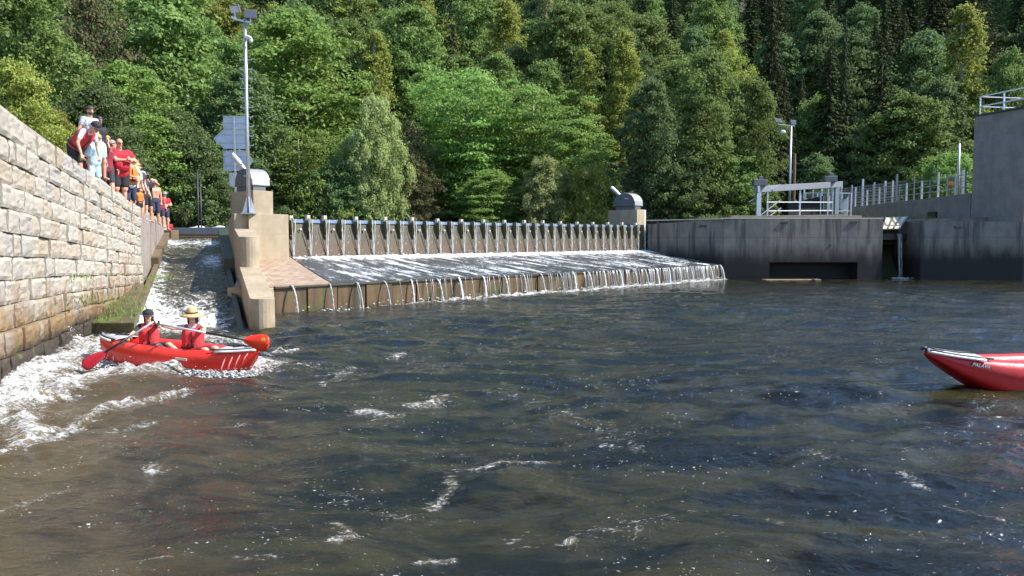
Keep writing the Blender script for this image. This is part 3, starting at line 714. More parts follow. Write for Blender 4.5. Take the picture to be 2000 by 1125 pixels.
# trash plate leaning in the gap
tp = empty('sluice_plate', (21.9, 42.8, 3), label='sloping sunlit steel plate with ribs leaning into the sluice gap', cat='plate')
q = MB(); A = W(1723, 447, Y=43.2); B = W(1757, 446, Y=43.2); C = W(1774, 423, Y=44.6); E = W(1730, 425, Y=44.6)
n_ = (B-A).cross(E-A).normalized()*.05
q.hexa([A-n_, B-n_, C-n_, E-n_, A, B, C, E]); under(q.build('plate', mat('cream_steel_plate', (.62, .5, .33), .5, 0, 4, .35)), tp)
q = MB()
for f_ in (0, .33, .66, 1):
    q.bar(A.lerp(B, f_)+n_*.5, E.lerp(C, f_)+n_*.5, .05, .08)
under(q.build('rib', M['galv_dark']), tp)
# thin fall in the gap
q = MB(); R = random.Random(3)
for k in range(7):
    x = 22.8+R.random()*.3; pts = [(x+R.uniform(-.02, .02), 44.0-.35*t**.5, 2.65-2.6*t*t) for t in [i/10 for i in range(11)]]; q.tube(pts, [R.uniform(.006, .022)*(1-.4*i/10) for i in range(11)], 5)
for k in range(120): r = R.uniform(.01, .05); q.ell((22.95+R.gauss(0, .3), 43.4+R.gauss(0, .2), R.uniform(0, .08)), (r*2, r, r*.6), 5, 4)
tag(q.build('thin_waterfall', M['jet'], smooth=True), 'single thin waterfall dropping inside the dark sluice gap', 'waterfall')
q = MB(); q.obox((22.0, 44.1, 0), (1, 0, 0), 1.5, (0, 1, 0), 2.4, 2.3, 2.66); tag(q.build('spill_trough', M['black']), 'dark concrete spill trough behind the thin waterfall', 'trough')

# ================================================================ MID WALL + TALL BUILDING
bd = empty('pump_building', (29, 46, 0), label='tall windowless grey concrete building at the right edge with white roof rail', cat='building')
q = MB(); q.hexa([(28.55, 46.2, 1), (29.45, 42.75, 1), (60, 42.6, 1), (60, 60, 1), (28.55, 46.2, 9.88), (29.45, 42.75, 9.84), (60, 42.6, 9.84), (60, 60, 9.88)])
under(q.build('wall', M['build_conc'], bevel=.02), bd)
q = MB(); q.hexa([(28.47, 46.25, 9.885), (29.38, 42.6, 9.845), (60, 42.4, 9.845), (60, 60, 9.885), (28.47, 46.25, 9.98), (29.38, 42.6, 9.95), (60, 42.4, 9.95), (60, 60, 9.98)])
under(q.build('roof_edge', mat('dark_roof_edge', (.07, .065, .06), .8)), bd)
q = MB(); a = Vector((28.75, 46.0, 9.97)); b_ = Vector((29.6, 42.9, 9.94)); c_ = Vector((36, 42.9, 9.94))
for h in (.5, 1.1):
    q.bar(a+Z3*h, b_+Z3*h, .07); q.bar(b_+Z3*h, c_+Z3*h, .07)
    q.bar(a+Z3*h, a+Vector((5, .8, h)), .05)
rail = under(q.build('roof_rail', M['pale_paint']), bd)
for p in (a, a.lerp(b_, .5), a.lerp(b_, .98), b_+Vector((2, 0, 0)), a+Vector((1.6, .2, 0)), a+Vector((3.4, .5, 0))):
    q = MB(); q.bar(p-Z3*.05, p+Z3*1.13, .07); under(q.build('rail_post', M['pale_paint']), bd)
q = MB(); wseg(q, (28.5, 46.3), (28.4, 62), -.7, 1, 5.2, 5.1); wseg(q, (28.4, 62), (27.0, 74), -.7, 1, 5.1, 4.9)
o = q.build('side_wall', M['build_conc']); tag(o, 'low concrete wall running back from the tall building, topped by posts', 'wall')
q = MB(); q.box((28.42, 50.2, 3.95), (.16, 1.0, .5)); o2 = q.build('wall_recess', M['black']); o2.parent = o
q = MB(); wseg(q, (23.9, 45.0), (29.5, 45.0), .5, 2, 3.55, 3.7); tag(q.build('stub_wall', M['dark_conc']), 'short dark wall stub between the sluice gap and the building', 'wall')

# railing along the side wall: every post stands alone on the wall, carrying thin rails
rl = empty('wall_railing', (28.8, 55, 5.2), label='steel railing with pale posts along the top of the low side wall', cat='railing')
RX = lambda y: 28.75 if y < 62 else 28.75-(y-62)*.117
RZ = lambda y: 5.2-(y-46.3)*.0085
yy = list(np.arange(47.2, 73, 1.0)); q = MB()
for h in (.45, .85, 1.25): q.tube([(RX(y), y, RZ(y)+h) for y in (46.4, 55, 62, 73)], .025, 5)
under(q.build('rail', M['galv']), rl)
for i, y in enumerate(yy):
    q = MB(); q.bar((RX(y), y, RZ(y)-.02), (RX(y), y, RZ(y)+(1.32 if i % 3 else 1.7)), .10 if i % 2 else .08); under(q.build('post', M['pale_paint'] if i % 2 else M['galv']), rl)
# second railing further in
rl2 = empty('wire_fence', (30.5, 60, 5), label='tall wire mesh fence with pale posts behind the side wall railing', cat='fence')
q = MB()
for j in range(9): q.tube([(31.5, 52, 5.3+.2*j), (30.5, 62, 5.2+.22*j), (28.5, 74, 5.2+.22*j)], .035, 4)
for k in range(90): y = 52+22*k/90; x = 31.5-.1*(y-52) if y < 62 else 30.5-(y-62)/6; q.bar((x, y, 5.2), (x, y, 7.05), .02)
under(q.build('wire_mesh', M['galv']), rl2)
for k in range(16):
    y = 50.5+1.5*k; x = 31.5-.1*(y-52) if y < 62 else 30.5-(y-62)/6; q = MB(); q.bar((x, y, 4.6), (x, y, 7.2 if k % 3 else 7.6), .13); under(q.build('fence_post', M['pale_paint'] if k % 2 else M['galv']), rl2)
# ground bench carrying fence, shrub and platform
q = MB(); q.hexa([(29.1, 47, 2), (46, 50, 2), (46, 79, 2), (28.7, 76, 2), (29.1, 47, 4.95), (46, 50, 4.95), (46, 79, 4.95), (28.7, 76, 4.7)])
tag(q.build('raised_ground', M['soil']), kind='structure')
# mast and small orange plate
q = MB(); p = W(1872, 335, Y=51); q.tube([(p.x, p.y, 5.0), (p.x, p.y, W(1872, 280, Y=51).z)], [.1, .07], 8); tag(q.build('signal_mast', M['galv_pale'], smooth=True), 'plain thin pale mast standing by the hedge beside the building', 'mast')
sg = empty('warning_sign', W(1858, 372, Y=51.5), label='small orange plate on a dark post among the railing posts', cat='sign')
p = W(1858, 358, Y=51.5); q = MB(); q.box((p.x, p.y, p.z), (.42, .03, .3)); under(q.build('plate', mat('orange_plate', (.55, .22, .05), .6)), sg)
q = MB(); q.bar((p.x, p.y+.04, 5.0), (p.x, p.y+.04, p.z+.5), .05); under(q.build('post', M['galv_dark']), sg)

# ================================================================ STEEL PLATFORM (sluice hoist)
pf = empty('sluice_hoist', (18, 52, 3.2), label='grey steel hoist platform with heavy top beam and white handrails', cat='platform')
y0 = 52.5
def PX(px, py, Y=y0): return W(px, py, Y=Y)
L0, L1 = PX(1476, 370, 50), PX(1642, 360, 55)
q = MB(); q.bar(L0, L1, .35, .42); under(q.build('top_beam', mat('blue_grey_beam', (.30, .31, .34), .5, .3, 3, .2), bevel=.01), pf)
q = MB()
for f_, nm in ((.04, 0), (.86, 1)):
    p = L0.lerp(L1, f_); q = MB(); q.box((p.x, p.y, p.z+.42), (.9, .5, .42)); q.box((p.x+.05, p.y, p.z+.74), (.28, .3, .25))
    under(q.build('hoist_gearbox', M['galv_dark'], bevel=.03), pf)
for f_ in (.03, .13, .5, .84, .95, .90):
    p = L0.lerp(L1, f_); q = MB(); q.bar((p.x, p.y, 3.1), (p.x, p.y, p.z-.18), .3 if f_ in (.03, .95) else .1); under(q.build('post', M['galv'] if f_ != .5 else M['pale_paint']), pf)
K0, K1 = L0.lerp(L1, .12), L0.lerp(L1, .9); q = MB()
for h in (.75, 1.35): q.bar(Vector((K0.x, K0.y, h+3.55)), Vector((K1.x, K1.y, h+3.75)), .06)
under(q.build('handrail', M['pale_paint']), pf)
q = MB(); q.bar(Vector((K0.x, K0.y, 3.85)), Vector((K1.x+.5, K1.y, 4.1)), .8, .22); under(q.build('walkway', M['galv_dark']), pf)
q = MB()
q.bar(Vector((K0.x-1.2, K0.y, 4.9)), Vector((K0.x+.9, K0.y, 6.1)), .06); q.bar(Vector((K0.x-.9, K0.y, 3.6)), Vector((K0.x+.9, K0.y, 5.0)), .06); q.bar(Vector((K0.x-.4, K0.y, 3.5)), Vector((K0.x+1.0, K0.y, 4.5)), .06)
under(q.build('brace', M['pale_paint']), pf)
q = MB(); a = L0.lerp(L1, .42); b_ = L0.lerp(L1, .84); q.hexa([(a.x, a.y+.8, 3.2), (b_.x, b_.y+.8, 3.2), (b_.x, b_.y+1, 3.2), (a.x, a.y+1, 3.2), (a.x, a.y+.8, 4.9), (b_.x, b_.y+.8, 5.6), (b_.x, b_.y+1, 5.6), (a.x, a.y+1, 4.9)]); under(q.build('sluice_board', M['black']), pf)
def rail_set(loc, n, dx, h, label):
    t_ = empty('handrail', loc, label=label, cat='railing')
    for k in range(n):
        q = MB(); q.bar((loc[0]+dx[0]*k/(n-1), loc[1]+dx[1]*k/(n-1), loc[2]), (loc[0]+dx[0]*k/(n-1), loc[1]+dx[1]*k/(n-1), loc[2]+h), .08); under(q.build('post', M['pale_paint']), t_)
    q = MB()
    for hh in (.5, 1.0): q.bar((loc[0], loc[1], loc[2]+h*hh-.02), (loc[0]+dx[0], loc[1]+dx[1], loc[2]+h*hh-.02), .05)
    under(q.build('rail', M['pale_paint']), t_)
rail_set((25.5, 56.5, 3.7), 9, (3.0, 8), 1.9, 'short railing of closely set white posts right of the hoist platform')
rail_set((21.5, 54.5, 3.2), 4, (3.5, .3), 2.6, 'white railing seen through the hoist platform')

# ================================================================ FLOODLIGHT MASTS
def flood_head(p, rx, rz, s=1):
    e = MB(); R = Matrix.Rotation(rz, 3, 'Z') @ Matrix.Rotation(rx, 3, 'X')
    def bx(q, c, d):
        vs = [Vector(c)+Vector((a*d[0]/2, b*d[1]/2, g*d[2]/2)) for g in (-1, 1) for a, b in ((-1, -1), (1, -1), (1, 1), (-1, 1))]
        q.hexa([Vector(p)+R @ (v*s) for v in vs])
    bx(e, (0, 0, 0), (.44, .1, .32))
    for k in range(7): bx(e, (-.18+.06*k, .07, 0), (.015, .06, .26))
    g = MB(); bx(g, (0, -.052, 0), (.38, .01, .26))
    return e, g
def mast(root, base, topz, r0, r1, arms, heads, steps=None):
    q = MB(); q.tube([base, (base.x, base.y, base.z+(topz-base.z)*.5), (base.x, base.y, topz)], [r0, (r0+r1)/2, r1], 12); under(q.build('pole', M['galv'], smooth=True), root)
    q = MB(); a, b_ = arms; q.bar(a, b_, .08, .06); under(q.build('cross_arm', M['galv']), root)
    for p, rx, rz_, s in heads:
        e, g = flood_head(p, rx, rz_, s); h = under(e.build('floodlight', M['galv_dark']), root); gg = g.build('lens', M['glass'] if rx < 0 else mat('lens_pale', (.6, .6, .62), .25)); gg.parent = h; gg.matrix_parent_inverse = Matrix.Identity(4)
        q = MB(); q.bar(Vector(p)-Z3*.3*s, Vector(p)-Z3*.02, .04); k = q.build('bracket', M['galv']); k.parent = h
lm = empty('light_mast', W(488, 418, Y=25.9), label='tall galvanised climbing mast with two floodlights on the pier', cat='light mast')
mb = W(488.5, 417, Y=26.1); Ym = 26.1; mb.z = 3.12
tp_ = W(474.5, 38, Y=Ym); dx = tp_.x-mb.x
mb2 = Vector((mb.x-.02, mb.y, mb.z))
mtop = Vector((mb.x-.10, mb.y, tp_.z))
base_ = Vector((mb.x-.04, mb.y, mb.z))
mast(lm, base_, tp_.z, .07, .05, (W(456, 37, Y=Ym), W(492, 45, Y=Ym)),
     [(W(459, 18, Y=Ym-.05), .5, -.3, .85), (W(489.5, 28, Y=Ym-.05), -.15, .35, .9)])
q = MB()
for i in range(10):
    z = W(480, 117+18.6*i, Y=Ym).z
    q2 = MB(); q2.bar((base_.x-.21, Ym, z), (base_.x+.21, Ym, z), .035, .025); q2.bar((base_.x-.21, Ym, z), (base_.x-.21, Ym, z+.06), .02); q2.bar((base_.x+.21, Ym, z), (base_.x+.21, Ym, z+.06), .02)
    under(q2.build('climbing_step', M['galv']), lm)
q = MB()
for a in range(4):
    d_ = Vector((cos(a*pi/2+.5), sin(a*pi/2+.5), 0)); n_ = Vector((-d_.y, d_.x, 0))*.012
    q.prism([base_+d_*.05-n_, base_+d_*.22-n_, base_+d_*.22+Z3*.05-n_, base_+d_*.07+Z3*.6-n_], n_*2)
q.box((base_.x, base_.y, base_.z+.02), (.45, .45, .04)); under(q.build('base_gusset', M['galv']), lm)
q = MB(); p = W(487, 74, Y=Ym-.1); q.cap(p+Vector((-.08, 0, .03)), .07, p+Vector((.06, -.1, -.02)), .055); q.ell(p+Vector((.06, -.02, -.09)), (.07, .07, .08)); q.bar(p, Vector((base_.x, Ym, p.z)), .05)
under(q.build('camera', M['pale_paint'], smooth=True), lm)
q = MB(); q.box(W(456.5, 35, Y=Ym), (.13, .1, .06)); under(q.build('sensor', M['pale_paint']), lm)

m2 = empty('light_mast', (21.0, 56, 3.2), label='distant grey light mast with two small floodlights behind the hoist platform', cat='light mast')
b2 = W(1541, 430, Y=56); b2.z = 3.0
mast(m2, b2, W(1536, 246, Y=56).z, .1, .07, (W(1521, 243, Y=56), W(1552, 246, Y=56)), [(W(1520, 236, Y=56), -.6, .1, 1.0), (W(1549, 239, Y=56), -.2, .3, 1.0)])
q = MB(); q.ell(W(1529, 258, Y=55.9), (.2, .2, .16)); under(q.build('camera', M['pale_paint'], smooth=True), m2)
q = MB(); p = W(1551, 360, Y=55.5); q.tube([(p.x, p.y, 3.1), (p.x, p.y, W(1551, 300, Y=55.5).z)], [.13, .1], 8); tag(q.build('wooden_post', M['wood']), 'thick weathered post standing just right of the distant light mast', 'post')
# twin dark posts behind the chute
bp_ = empty('gauge_post', (-15.6, 37.5, 2.6), label='slim dark double post standing behind the head of the chute', cat='post')
for px, pt, r in ((388, 332, .05), (393.5, 350, .035)):
    a = W(px, 445, Y=37.3); b_ = W(px, pt, Y=37.3); q = MB(); q.tube([(a.x, a.y, 1.0), (a.x, a.y, b_.z)], r, 8); under(q.build('post', M['black'], smooth=True), bp_)

# ================================================================ GATE DRIVES
def gate_drive(corner, label, s=1, plw=1.7, plh=.9, pld=.8, cyl=None):
    F2 = Vector((-D.x, -D.y, 0))       # upstream
    r = empty('gate_drive', corner, label=label, cat='gate drive')
    q = MB(); q.obox(corner, F2, plw*s, U, pld*s, corner.z, corner.z+plh*s); under(q.build('plinth', M['pier'] if s < 1.3 else M['galv_pale'], bevel=.015), r)
    o = corner+F2*.15*s+U*.12*s+Z3*(plh*s+.0)
    z1 = corner.z+plh*s
    q = MB(); q.obox(o+F2*.05, F2, 1.15*s, U, .5*s, z1, z1+.2*s); under(q.build('frame', M['galv_dark']), r)
    w, hh = 1.3*s, .72*s; prof = []
    for k in range(13):
        a = pi*k/12; prof.append((w/2-cos(a)*w/2, .24*s+max(0, sin(a))**.85*.62*s))
    prof = [(0, .2*s)]+prof+[(w, .2*s)]
    q = MB(); q.prism([o+F2*a-U*.06*s+Z3*b for a, b in prof], U*.72*s)
    hd = under(q.build('housing', mat('housing_steel', (.42, .41, .4), .45, .5, 3, .2), bevel=.02), r)
    q = MB(); q.prism([o+F2*(w/2+(a-w/2)*.97)-U*.075*s+Z3*(.2*s+(b-.2*s)*.97) for a, b in prof], U*.012*s); e = q.build('end_panel', M['galv_dark']); e.parent = hd
    q = MB(); c_ = o+F2*w*.3-U*.082*s+Z3*.55*s; q.obox(c_, F2, .22*s, U, .004, c_.z, c_.z+.03*s); e = q.build('maker_mark', M['pale_paint']); e.parent = hd
    q = MB(); c_ = o+F2*w*.5+U*.3*s+Z3*.4*s; a, b_ = cyl
    d_ = (b_-a).normalized(); q.tube([a, a+(b_-a)*.62], .085*s, 12); q.tube([a+(b_-a)*.6, b_-d_*.1, b_], [.115*s, .115*s, .1*s], 12)
    under(q.build('hydraulic_cylinder', M['galv'], smooth=False, sharp=40), r)
    return r
c0 = Vector((-9.5, 27.3, 3.14)); cy = (W(492, 348, Y=28.6), W(453, 301, Y=28.4))
dr = gate_drive(c0, 'domed steel gate drive on its plinth at the left end of the weir', 1, cyl=cy)
q = MB(); a, b_ = W(481, 344, Y=28.55), W(467, 322, Y=28.45); q.tube([a+Vector((.06, 0, .05)), b_+Vector((.06, 0, .05))], .05, 8); under(q.build('hose', M['galv_dark']), dr)
q = MB(); p = W(462, 352, Y=29.5); q.box((p.x, p.y, p.z), (.5, .3, .55)); o = q.build('control_cabinet', M['galv'], bevel=.03); tag(o, 'small grey control cabinet beside the gate drive below the road signs', 'cabinet')
q = MB(); q.bar((p.x, p.y, 3.0), (p.x, p.y, p.z-.25), .08); l_ = q.build('stand', M['galv_dark']); l_.parent = o
c1 = W(1258, 439, Y=45.6); c1.z = 3.0
cy = (W(1224, 394, Y=47), W(1193, 366, Y=47))
gate_drive(W(1244, 439, Y=45.8), 'domed gate drive at the far right end of the weir with raised cylinder', 1.25, 1.7, .75, .7, cyl=cy)
q = MB(); p = W(1245, 425, Y=46.6); q.obox((p.x, p.y, 0), U, 1.0, D*-1, 1.5, 2.9, W(1250, 409, Y=46.6).z); tag(q.build('machine_plinth', M['galv_pale'], bevel=.02), 'small pale concrete block right of the far gate drive', 'block')
q = MB(); p = W(1210, 430, Y=47.5); q.obox((p.x, p.y, 0), U*-1, 0.1, D*-1, .2, 2, 2.2)

# ================================================================ SIGNS SEEN FROM BEHIND
sp = W(461, 380, Y=29.0)
sn = empty('river_sign', (sp.x, sp.y, 3.1), label='stack of three traffic signs seen from behind, arrow plate pointing left', cat='sign')
q = MB(); q.bar((sp.x, sp.y-.03, 3.2), (sp.x, sp.y-.03, W(461, 228, Y=29).z), .06); under(q.build('sign_post', M['galv']), sn)
def plate(pts, nm='sign_plate', ribs=()):
    p3 = [W(x, y, Y=29.03) for x, y in pts]; q = MB(); q.prism(p3, Vector((0, .03, 0))); pl = under(q.build(nm, M['alu'], bevel=.006), sn)
    cx_ = sum(p.x for p in p3)/len(p3); cz_ = sum(p.z for p in p3)/len(p3)
    q = MB()
    for i in range(len(p3)):
        a, b = p3[i], p3[(i+1) % len(p3)]; q.bar(a-Vector((0, .012, 0)), b-Vector((0, .012, 0)), .03, .03)
    for (x0, y0_, x1, y1) in ribs: q.bar(W(x0, y0_, Y=29.01), W(x1, y1, Y=29.01), .035, .035)
    e = q.build('rim', M['galv']); e.parent = pl; e.matrix_parent_inverse = pl.matrix_parent_inverse.copy(); e.matrix_parent_inverse = Matrix.Identity(4)
plate([(437, 228), (481, 228), (481, 250), (437, 250)], ribs=[(437, 239, 481, 239)])
plate([(418, 271), (438, 252), (481, 252), (481, 290), (438, 290)], ribs=[(428, 262, 481, 262), (424, 278, 481, 278)])
plate([(438, 295), (480, 295), (494, 315), (480, 333), (438, 333)], ribs=[(438, 304, 485, 304), (438, 322, 488, 322)])

# ================================================================ TREES
def leaf_mat(name, c1, c2, trans=.42):
    m = bpy.data.materials.new(name); m.use_nodes = True; N, L, ns, rp, mt, mx = node_helpers(m); b = N['Principled BSDF']
    oi = N.new('ShaderNodeObjectInfo'); tc = N.new('ShaderNodeTexCoord')
    c = mx(rp(ns(tc.outputs['Object'], .9, 4, .7), .35, .65), c1, c2)
    hs = N.new('ShaderNodeHueSaturation'); L.new(c, hs.inputs['Color'])
    L.new(mt('ADD', mt('MULTIPLY', oi.outputs['Random'], .03), .475), hs.inputs['Hue']); L.new(mt('ADD', mt('MULTIPLY', oi.outputs['Random'], .65), 1.15), hs.inputs['Value'])
    L.new(hs.outputs[0], b.inputs['Base Color']); b.inputs['Roughness'].default_value = .7; b.inputs['Specular IOR Level'].default_value = .15
    tr = N.new('ShaderNodeBsdfTranslucent'); L.new(hs.outputs[0], tr.inputs[0]); mxs = N.new('ShaderNodeMixShader'); mxs.inputs[0].default_value = trans
    L.new(b.outputs[0], mxs.inputs[1]); L.new(tr.outputs[0], mxs.inputs[2]); L.new(mxs.outputs[0], N['Material Output'].inputs[0])
    return m
LM = {'broad': leaf_mat('leaves_green', (.10, .155, .045), (.14, .20, .06)), 'yellow': leaf_mat('leaves_yellow_green', (.16, .205, .045), (.22, .245, .06)),
      'willow': leaf_mat('leaves_willow', (.21, .265, .10), (.25, .30, .12)), 'fresh': leaf_mat('leaves_fresh', (.11, .185, .045), (.16, .245, .065)),
      'dark': leaf_mat('leaves_dark', (.075, .12, .045), (.105, .155, .06)), 'spruce': leaf_mat('needles', (.03, .048, .02), (.05, .07, .025), .15),
      'grey': leaf_mat('leaves_greyish', (.10, .115, .045), (.11, .10, .055))}
def quads_mesh(name, C, Nn, A, ln, wd, m):
    """C centres, Nn normals, A long axis: pointed leaf blades"""
    B = np.cross(Nn, A); B /= np.linalg.norm(B, axis=1, keepdims=True)+1e-9; A2 = np.cross(B, Nn)
    l = ln[:, None]/2; w = wd[:, None]/2
    V = np.stack([C-A2*l, C+B*w-A2*l*.1+Nn*w*.25, C+A2*l, C-B*w-A2*l*.1+Nn*w*.25], 1).reshape(-1, 3)
    n = len(C); me = bpy.data.meshes.new(name); me.vertices.add(4*n); me.vertices.foreach_set('co', V.astype(np.float32).ravel())
    me.loops.add(4*n); me.loops.foreach_set('vertex_index', np.arange(4*n, dtype=np.int32)); me.polygons.add(n); me.polygons.foreach_set('loop_start', np.arange(0, 4*n, 4, dtype=np.int32))
    me.update(calc_edges=True); me.materials.append(m); return me
def unit(v): return v/(np.linalg.norm(v, axis=1, keepdims=True)+1e-9)
def crown(name, seed, H, R, z0, m, nl=90, per=260, leaf=.24, shape='round', flat=.7, lob=(.16, .3), droop=0):
    g = np.random.default_rng(seed); zf = g.random(nl)**.95
    if shape == 'round': rad = np.sin(np.clip(zf*.92+.1, 0, 1)*pi)**.55
    elif shape == 'tall': rad = np.where(zf < .45, .85+.15*zf/.45, np.cos(np.clip((zf-.45)/.58, 0, 1)*pi/2)**.62)
    elif shape == 'cone': rad = (1-zf)**.6
    elif shape == 'fan': rad = (.35+.75*zf)*np.where(zf > .85, .8, 1)
    else: rad = np.sqrt(np.clip(1-zf**2, 0.05, 1))
    an = g.random(nl)*2*pi; rr = R*rad*(g.random(nl)**.42); wob = 1+.22*np.sin(an*3+seed)+.12*np.sin(an*5+zf*9)
    lr = R*(lob[0]+(lob[1]-lob[0])*g.random(nl))
    LC = np.stack([rr*wob*np.cos(an), rr*wob*np.sin(an), z0+(H-z0)*zf*.96], 1)
    k = nl*per; idx = np.repeat(np.arange(nl), per)
    d = unit(g.normal(size=(k, 3))); d[:, 2] = np.abs(d[:, 2])*1.0-.35*(g.random(k) < .35)*1.2
    d = unit(d); out = LC[idx]*np.array([1, 1, 0]); out = unit(out+1e-6); d = unit(d+.35*out)
    r = lr[idx]*(.35+.75*g.random(k)**.7)*(1+.5*(g.random(k) < .12))
    fr = 1+.35*np.sin(d[:, 0]*9+idx)*np.cos(d[:, 1]*8+idx*2)
    C = LC[idx]+d*(r*fr)[:, None]*np.array([1, 1, flat]); C[:, 2] -= droop*g.random(k)*lr[idx]
    nf = int(k*.2); fi = g.integers(0, k, nf); C[fi] = C[fi]*.6+LC[g.integers(0, nl, nf)]*.4+g.normal(0, R*.09, (nf, 3))
    Nn = unit(d*.8+np.array([0, 0, .25])+.75*g.normal(size=(k, 3))); A = unit(g.normal(size=(k, 3))+np.array([0, 0, -droop*1.5]))
    ln = leaf*(.7+.7*g.random(k)); return quads_mesh(name, C, Nn, A, ln, ln*.62, m), LC
def trunk_mesh(H, LC, r, m, pale=False, n=10, seed=1):
    q = MB(); g = random.Random(seed); top = Vector((.1, .1, H*.9)); b = [Vector((0, 0, -1.2)), Vector((.1*g.random(), .05, H*.3)), Vector((-.1, .1, H*.6)), top]
    q.tube(b, [r*1.25, r, r*.65, r*.15], 8)
    for i in g.sample(range(len(LC)), min(n, len(LC))):
        p = Vector(LC[i]); zb = max(.15*H, p.z-.45*math.hypot(p.x, p.y)-.5); s = Vector((0, 0, min(zb, H*.85)))
        q.tube([s, s.lerp(p, .5)+Z3*.25, p], [r*.4, r*.22, r*.07], 5)
    me = q.mesh('trunk'); me.shade_smooth(); me.materials.append(m); return me
PROTO = {}
def proto(key, mesh, tm, H, R): PROTO[key] = (mesh, tm, H, R)
SM = dict(lob=(.10, .21), flat=.95)
spec = [('broadA', 1, 15, 4.0, .3, 'broad', dict(nl=230, per=150, shape='tall', leaf=.27, **SM)),
        ('broadB', 2, 17, 3.9, .3, 'broad', dict(nl=250, per=140, shape='tall', leaf=.25, **SM)),
        ('darkA', 3, 16, 3.8, .2, 'dark', dict(nl=240, per=135, shape='tall', leaf=.28, **SM)),
        ('darkB', 4, 14, 4.2, .2, 'dark', dict(nl=220, per=150, shape='round', leaf=.26, **SM)),
        ('yellowA', 5, 14, 4.2, .3, 'yellow', dict(nl=230, per=140, shape='tall', leaf=.24, **SM)),
        ('freshA', 6, 15, 4.4, .3, 'fresh', dict(nl=210, per=150, shape='tall', leaf=.24, lob=(.11, .23), flat=.6)),
        ('willowA', 7, 12, 3.6, .1, 'willow', dict(nl=240, per=190, shape='tall', leaf=.2, flat=1.2, lob=(.10, .19), droop=1.1)),
        ('locustA', 8, 14, 5.0, .8, 'fresh', dict(nl=200, per=150, shape='fan', flat=.42, leaf=.24, lob=(.11, .24))),
        ('greyA', 9, 11, 3.2, .2, 'grey', dict(nl=170, per=110, shape='tall', leaf=.19, flat=.9, lob=(.10, .2))),
        ('birchA', 10, 17, 3.2, .3, 'yellow', dict(nl=230, per=125, shape='cone', leaf=.22, flat=.8, lob=(.11, .22), droop=.5)),
        ('bushA', 11, 4, 2.8, .0, 'fresh', dict(nl=90, per=150, shape='dome', leaf=.17, flat=.9, lob=(.13, .26))),
        ('bushB', 12, 4, 3.0, .0, 'yellow', dict(nl=90, per=160, shape='dome', leaf=.16, flat=.9, lob=(.12, .25)))]
for key, sd, H, R_, z0, lm_, kw in spec:
    me, LC = crown('crown_'+key, sd, H, R_, z0, LM[lm_], **kw)
    PROTO[key] = (me, trunk_mesh(H, LC, .02*H, M['trunk_pale'] if key in ('birchA', 'locustA') else M['trunk'], n=16, seed=sd), H, R_)
def spruce(seed, H=18, R=3.1, bare=0):
    g = np.random.default_rng(seed); C = []; Nn = []; A = []; ln = []; wd = []
    nlay = 46
    for i in range(nlay):
        f = i/(nlay-1); z = 1.2+(H-1.4)*f; rl = R*(1-f)**.8*(.8+.35*g.random())+.12
        nb = max(4, int(15*(1-f*.6)))
        for b in range(nb):
            if g.random() < bare: continue
            a = 2*pi*(b+g.random())/nb; L_ = rl*(.65+.45*g.random()); nseg = max(4, int(L_/.085*2.2))
            t = g.random(nseg*2)**.8; side = (g.random(nseg*2)-.5); wdt = .62*L_*(1-t)*.55+.10
            dr = -.38*L_*t**1.3+.16*L_*np.maximum(0, t-.6)
            x = np.cos(a)*t*L_-np.sin(a)*side*wdt; y = np.sin(a)*t*L_+np.cos(a)*side*wdt
            C.append(np.stack([x, y, z+dr-np.abs(side)*.15+g.normal(0, .05, nseg*2)], 1))
            dirv = np.stack([np.cos(a+side*1.6), np.sin(a+side*1.6), -.45+0*t], 1); A.append(dirv)
            Nn.append(unit(np.stack([np.cos(a)*.45+g.normal(0, .35, nseg*2), np.sin(a)*.45+g.normal(0, .35, nseg*2), .8+0*t], 1)))
            ln.append(.18+.2*g.random(nseg*2)); wd.append(.06+.05*g.random(nseg*2))
    C = np.concatenate(C); Nn = np.concatenate(Nn); A = unit(np.concatenate(A)); ln = np.concatenate(ln); wd = np.concatenate(wd)
    me = quads_mesh('crown_spruce', C, Nn, A, ln, wd, LM['spruce']); q = MB(); q.tube([(0, 0, -1.5), (0, 0, H*.5), (0, 0, H)], [.26, .17, .02], 8); tm = q.mesh('trunk'); tm.shade_smooth(); tm.materials.append(M['trunk'])
    return me, tm
for k, sd in (('spruceA', 21), ('spruceB', 22)):
    me, tm = spruce(sd); PROTO[k] = (me, tm, 18, 3.1)
me, tm = spruce(23, bare=.5); PROTO['spruceC'] = (me, tm, 18, 3.1)

NAMES = {'broadA': 'broadleaf_tree', 'broadB': 'broadleaf_tree', 'darkA': 'alder_tree', 'darkB': 'alder_tree', 'yellowA': 'maple_tree', 'freshA': 'ash_tree', 'willowA': 'willow_tree',
         'locustA': 'locust_tree', 'greyA': 'thin_tree', 'birchA': 'birch_tree', 'bushA': 'bush', 'bushB': 'bush', 'spruceA': 'spruce_tree', 'spruceB': 'spruce_tree', 'spruceC': 'spruce_tree'}
RT = random.Random(11); zof = lambda x, y: float(terr(np.array([x]), np.array([y]))[0])
def plant(key, x, y, h, wsc=None, label=None, group=None, z=None, cat=None, rot_=None):
    me, tm, H, R_ = PROTO[key]; s = h/H; w = s if wsc is None else wsc
    r = empty(NAMES[key], (x, y, zof(x, y)-.15 if z is None else z), RT.uniform(0, 6.28) if rot_ is None else rot_, label=label, cat=cat or ('bush' if 'bush' in key else 'tree'), group=group)
    r.scale = (w, w, s)
    for nm, mm in (('crown', me), ('trunk', tm)):
        if 'bush' in key and nm == 'trunk': continue
        o = bpy.data.objects.new(nm, mm); COL.objects.link(o); o.parent = r
    return r
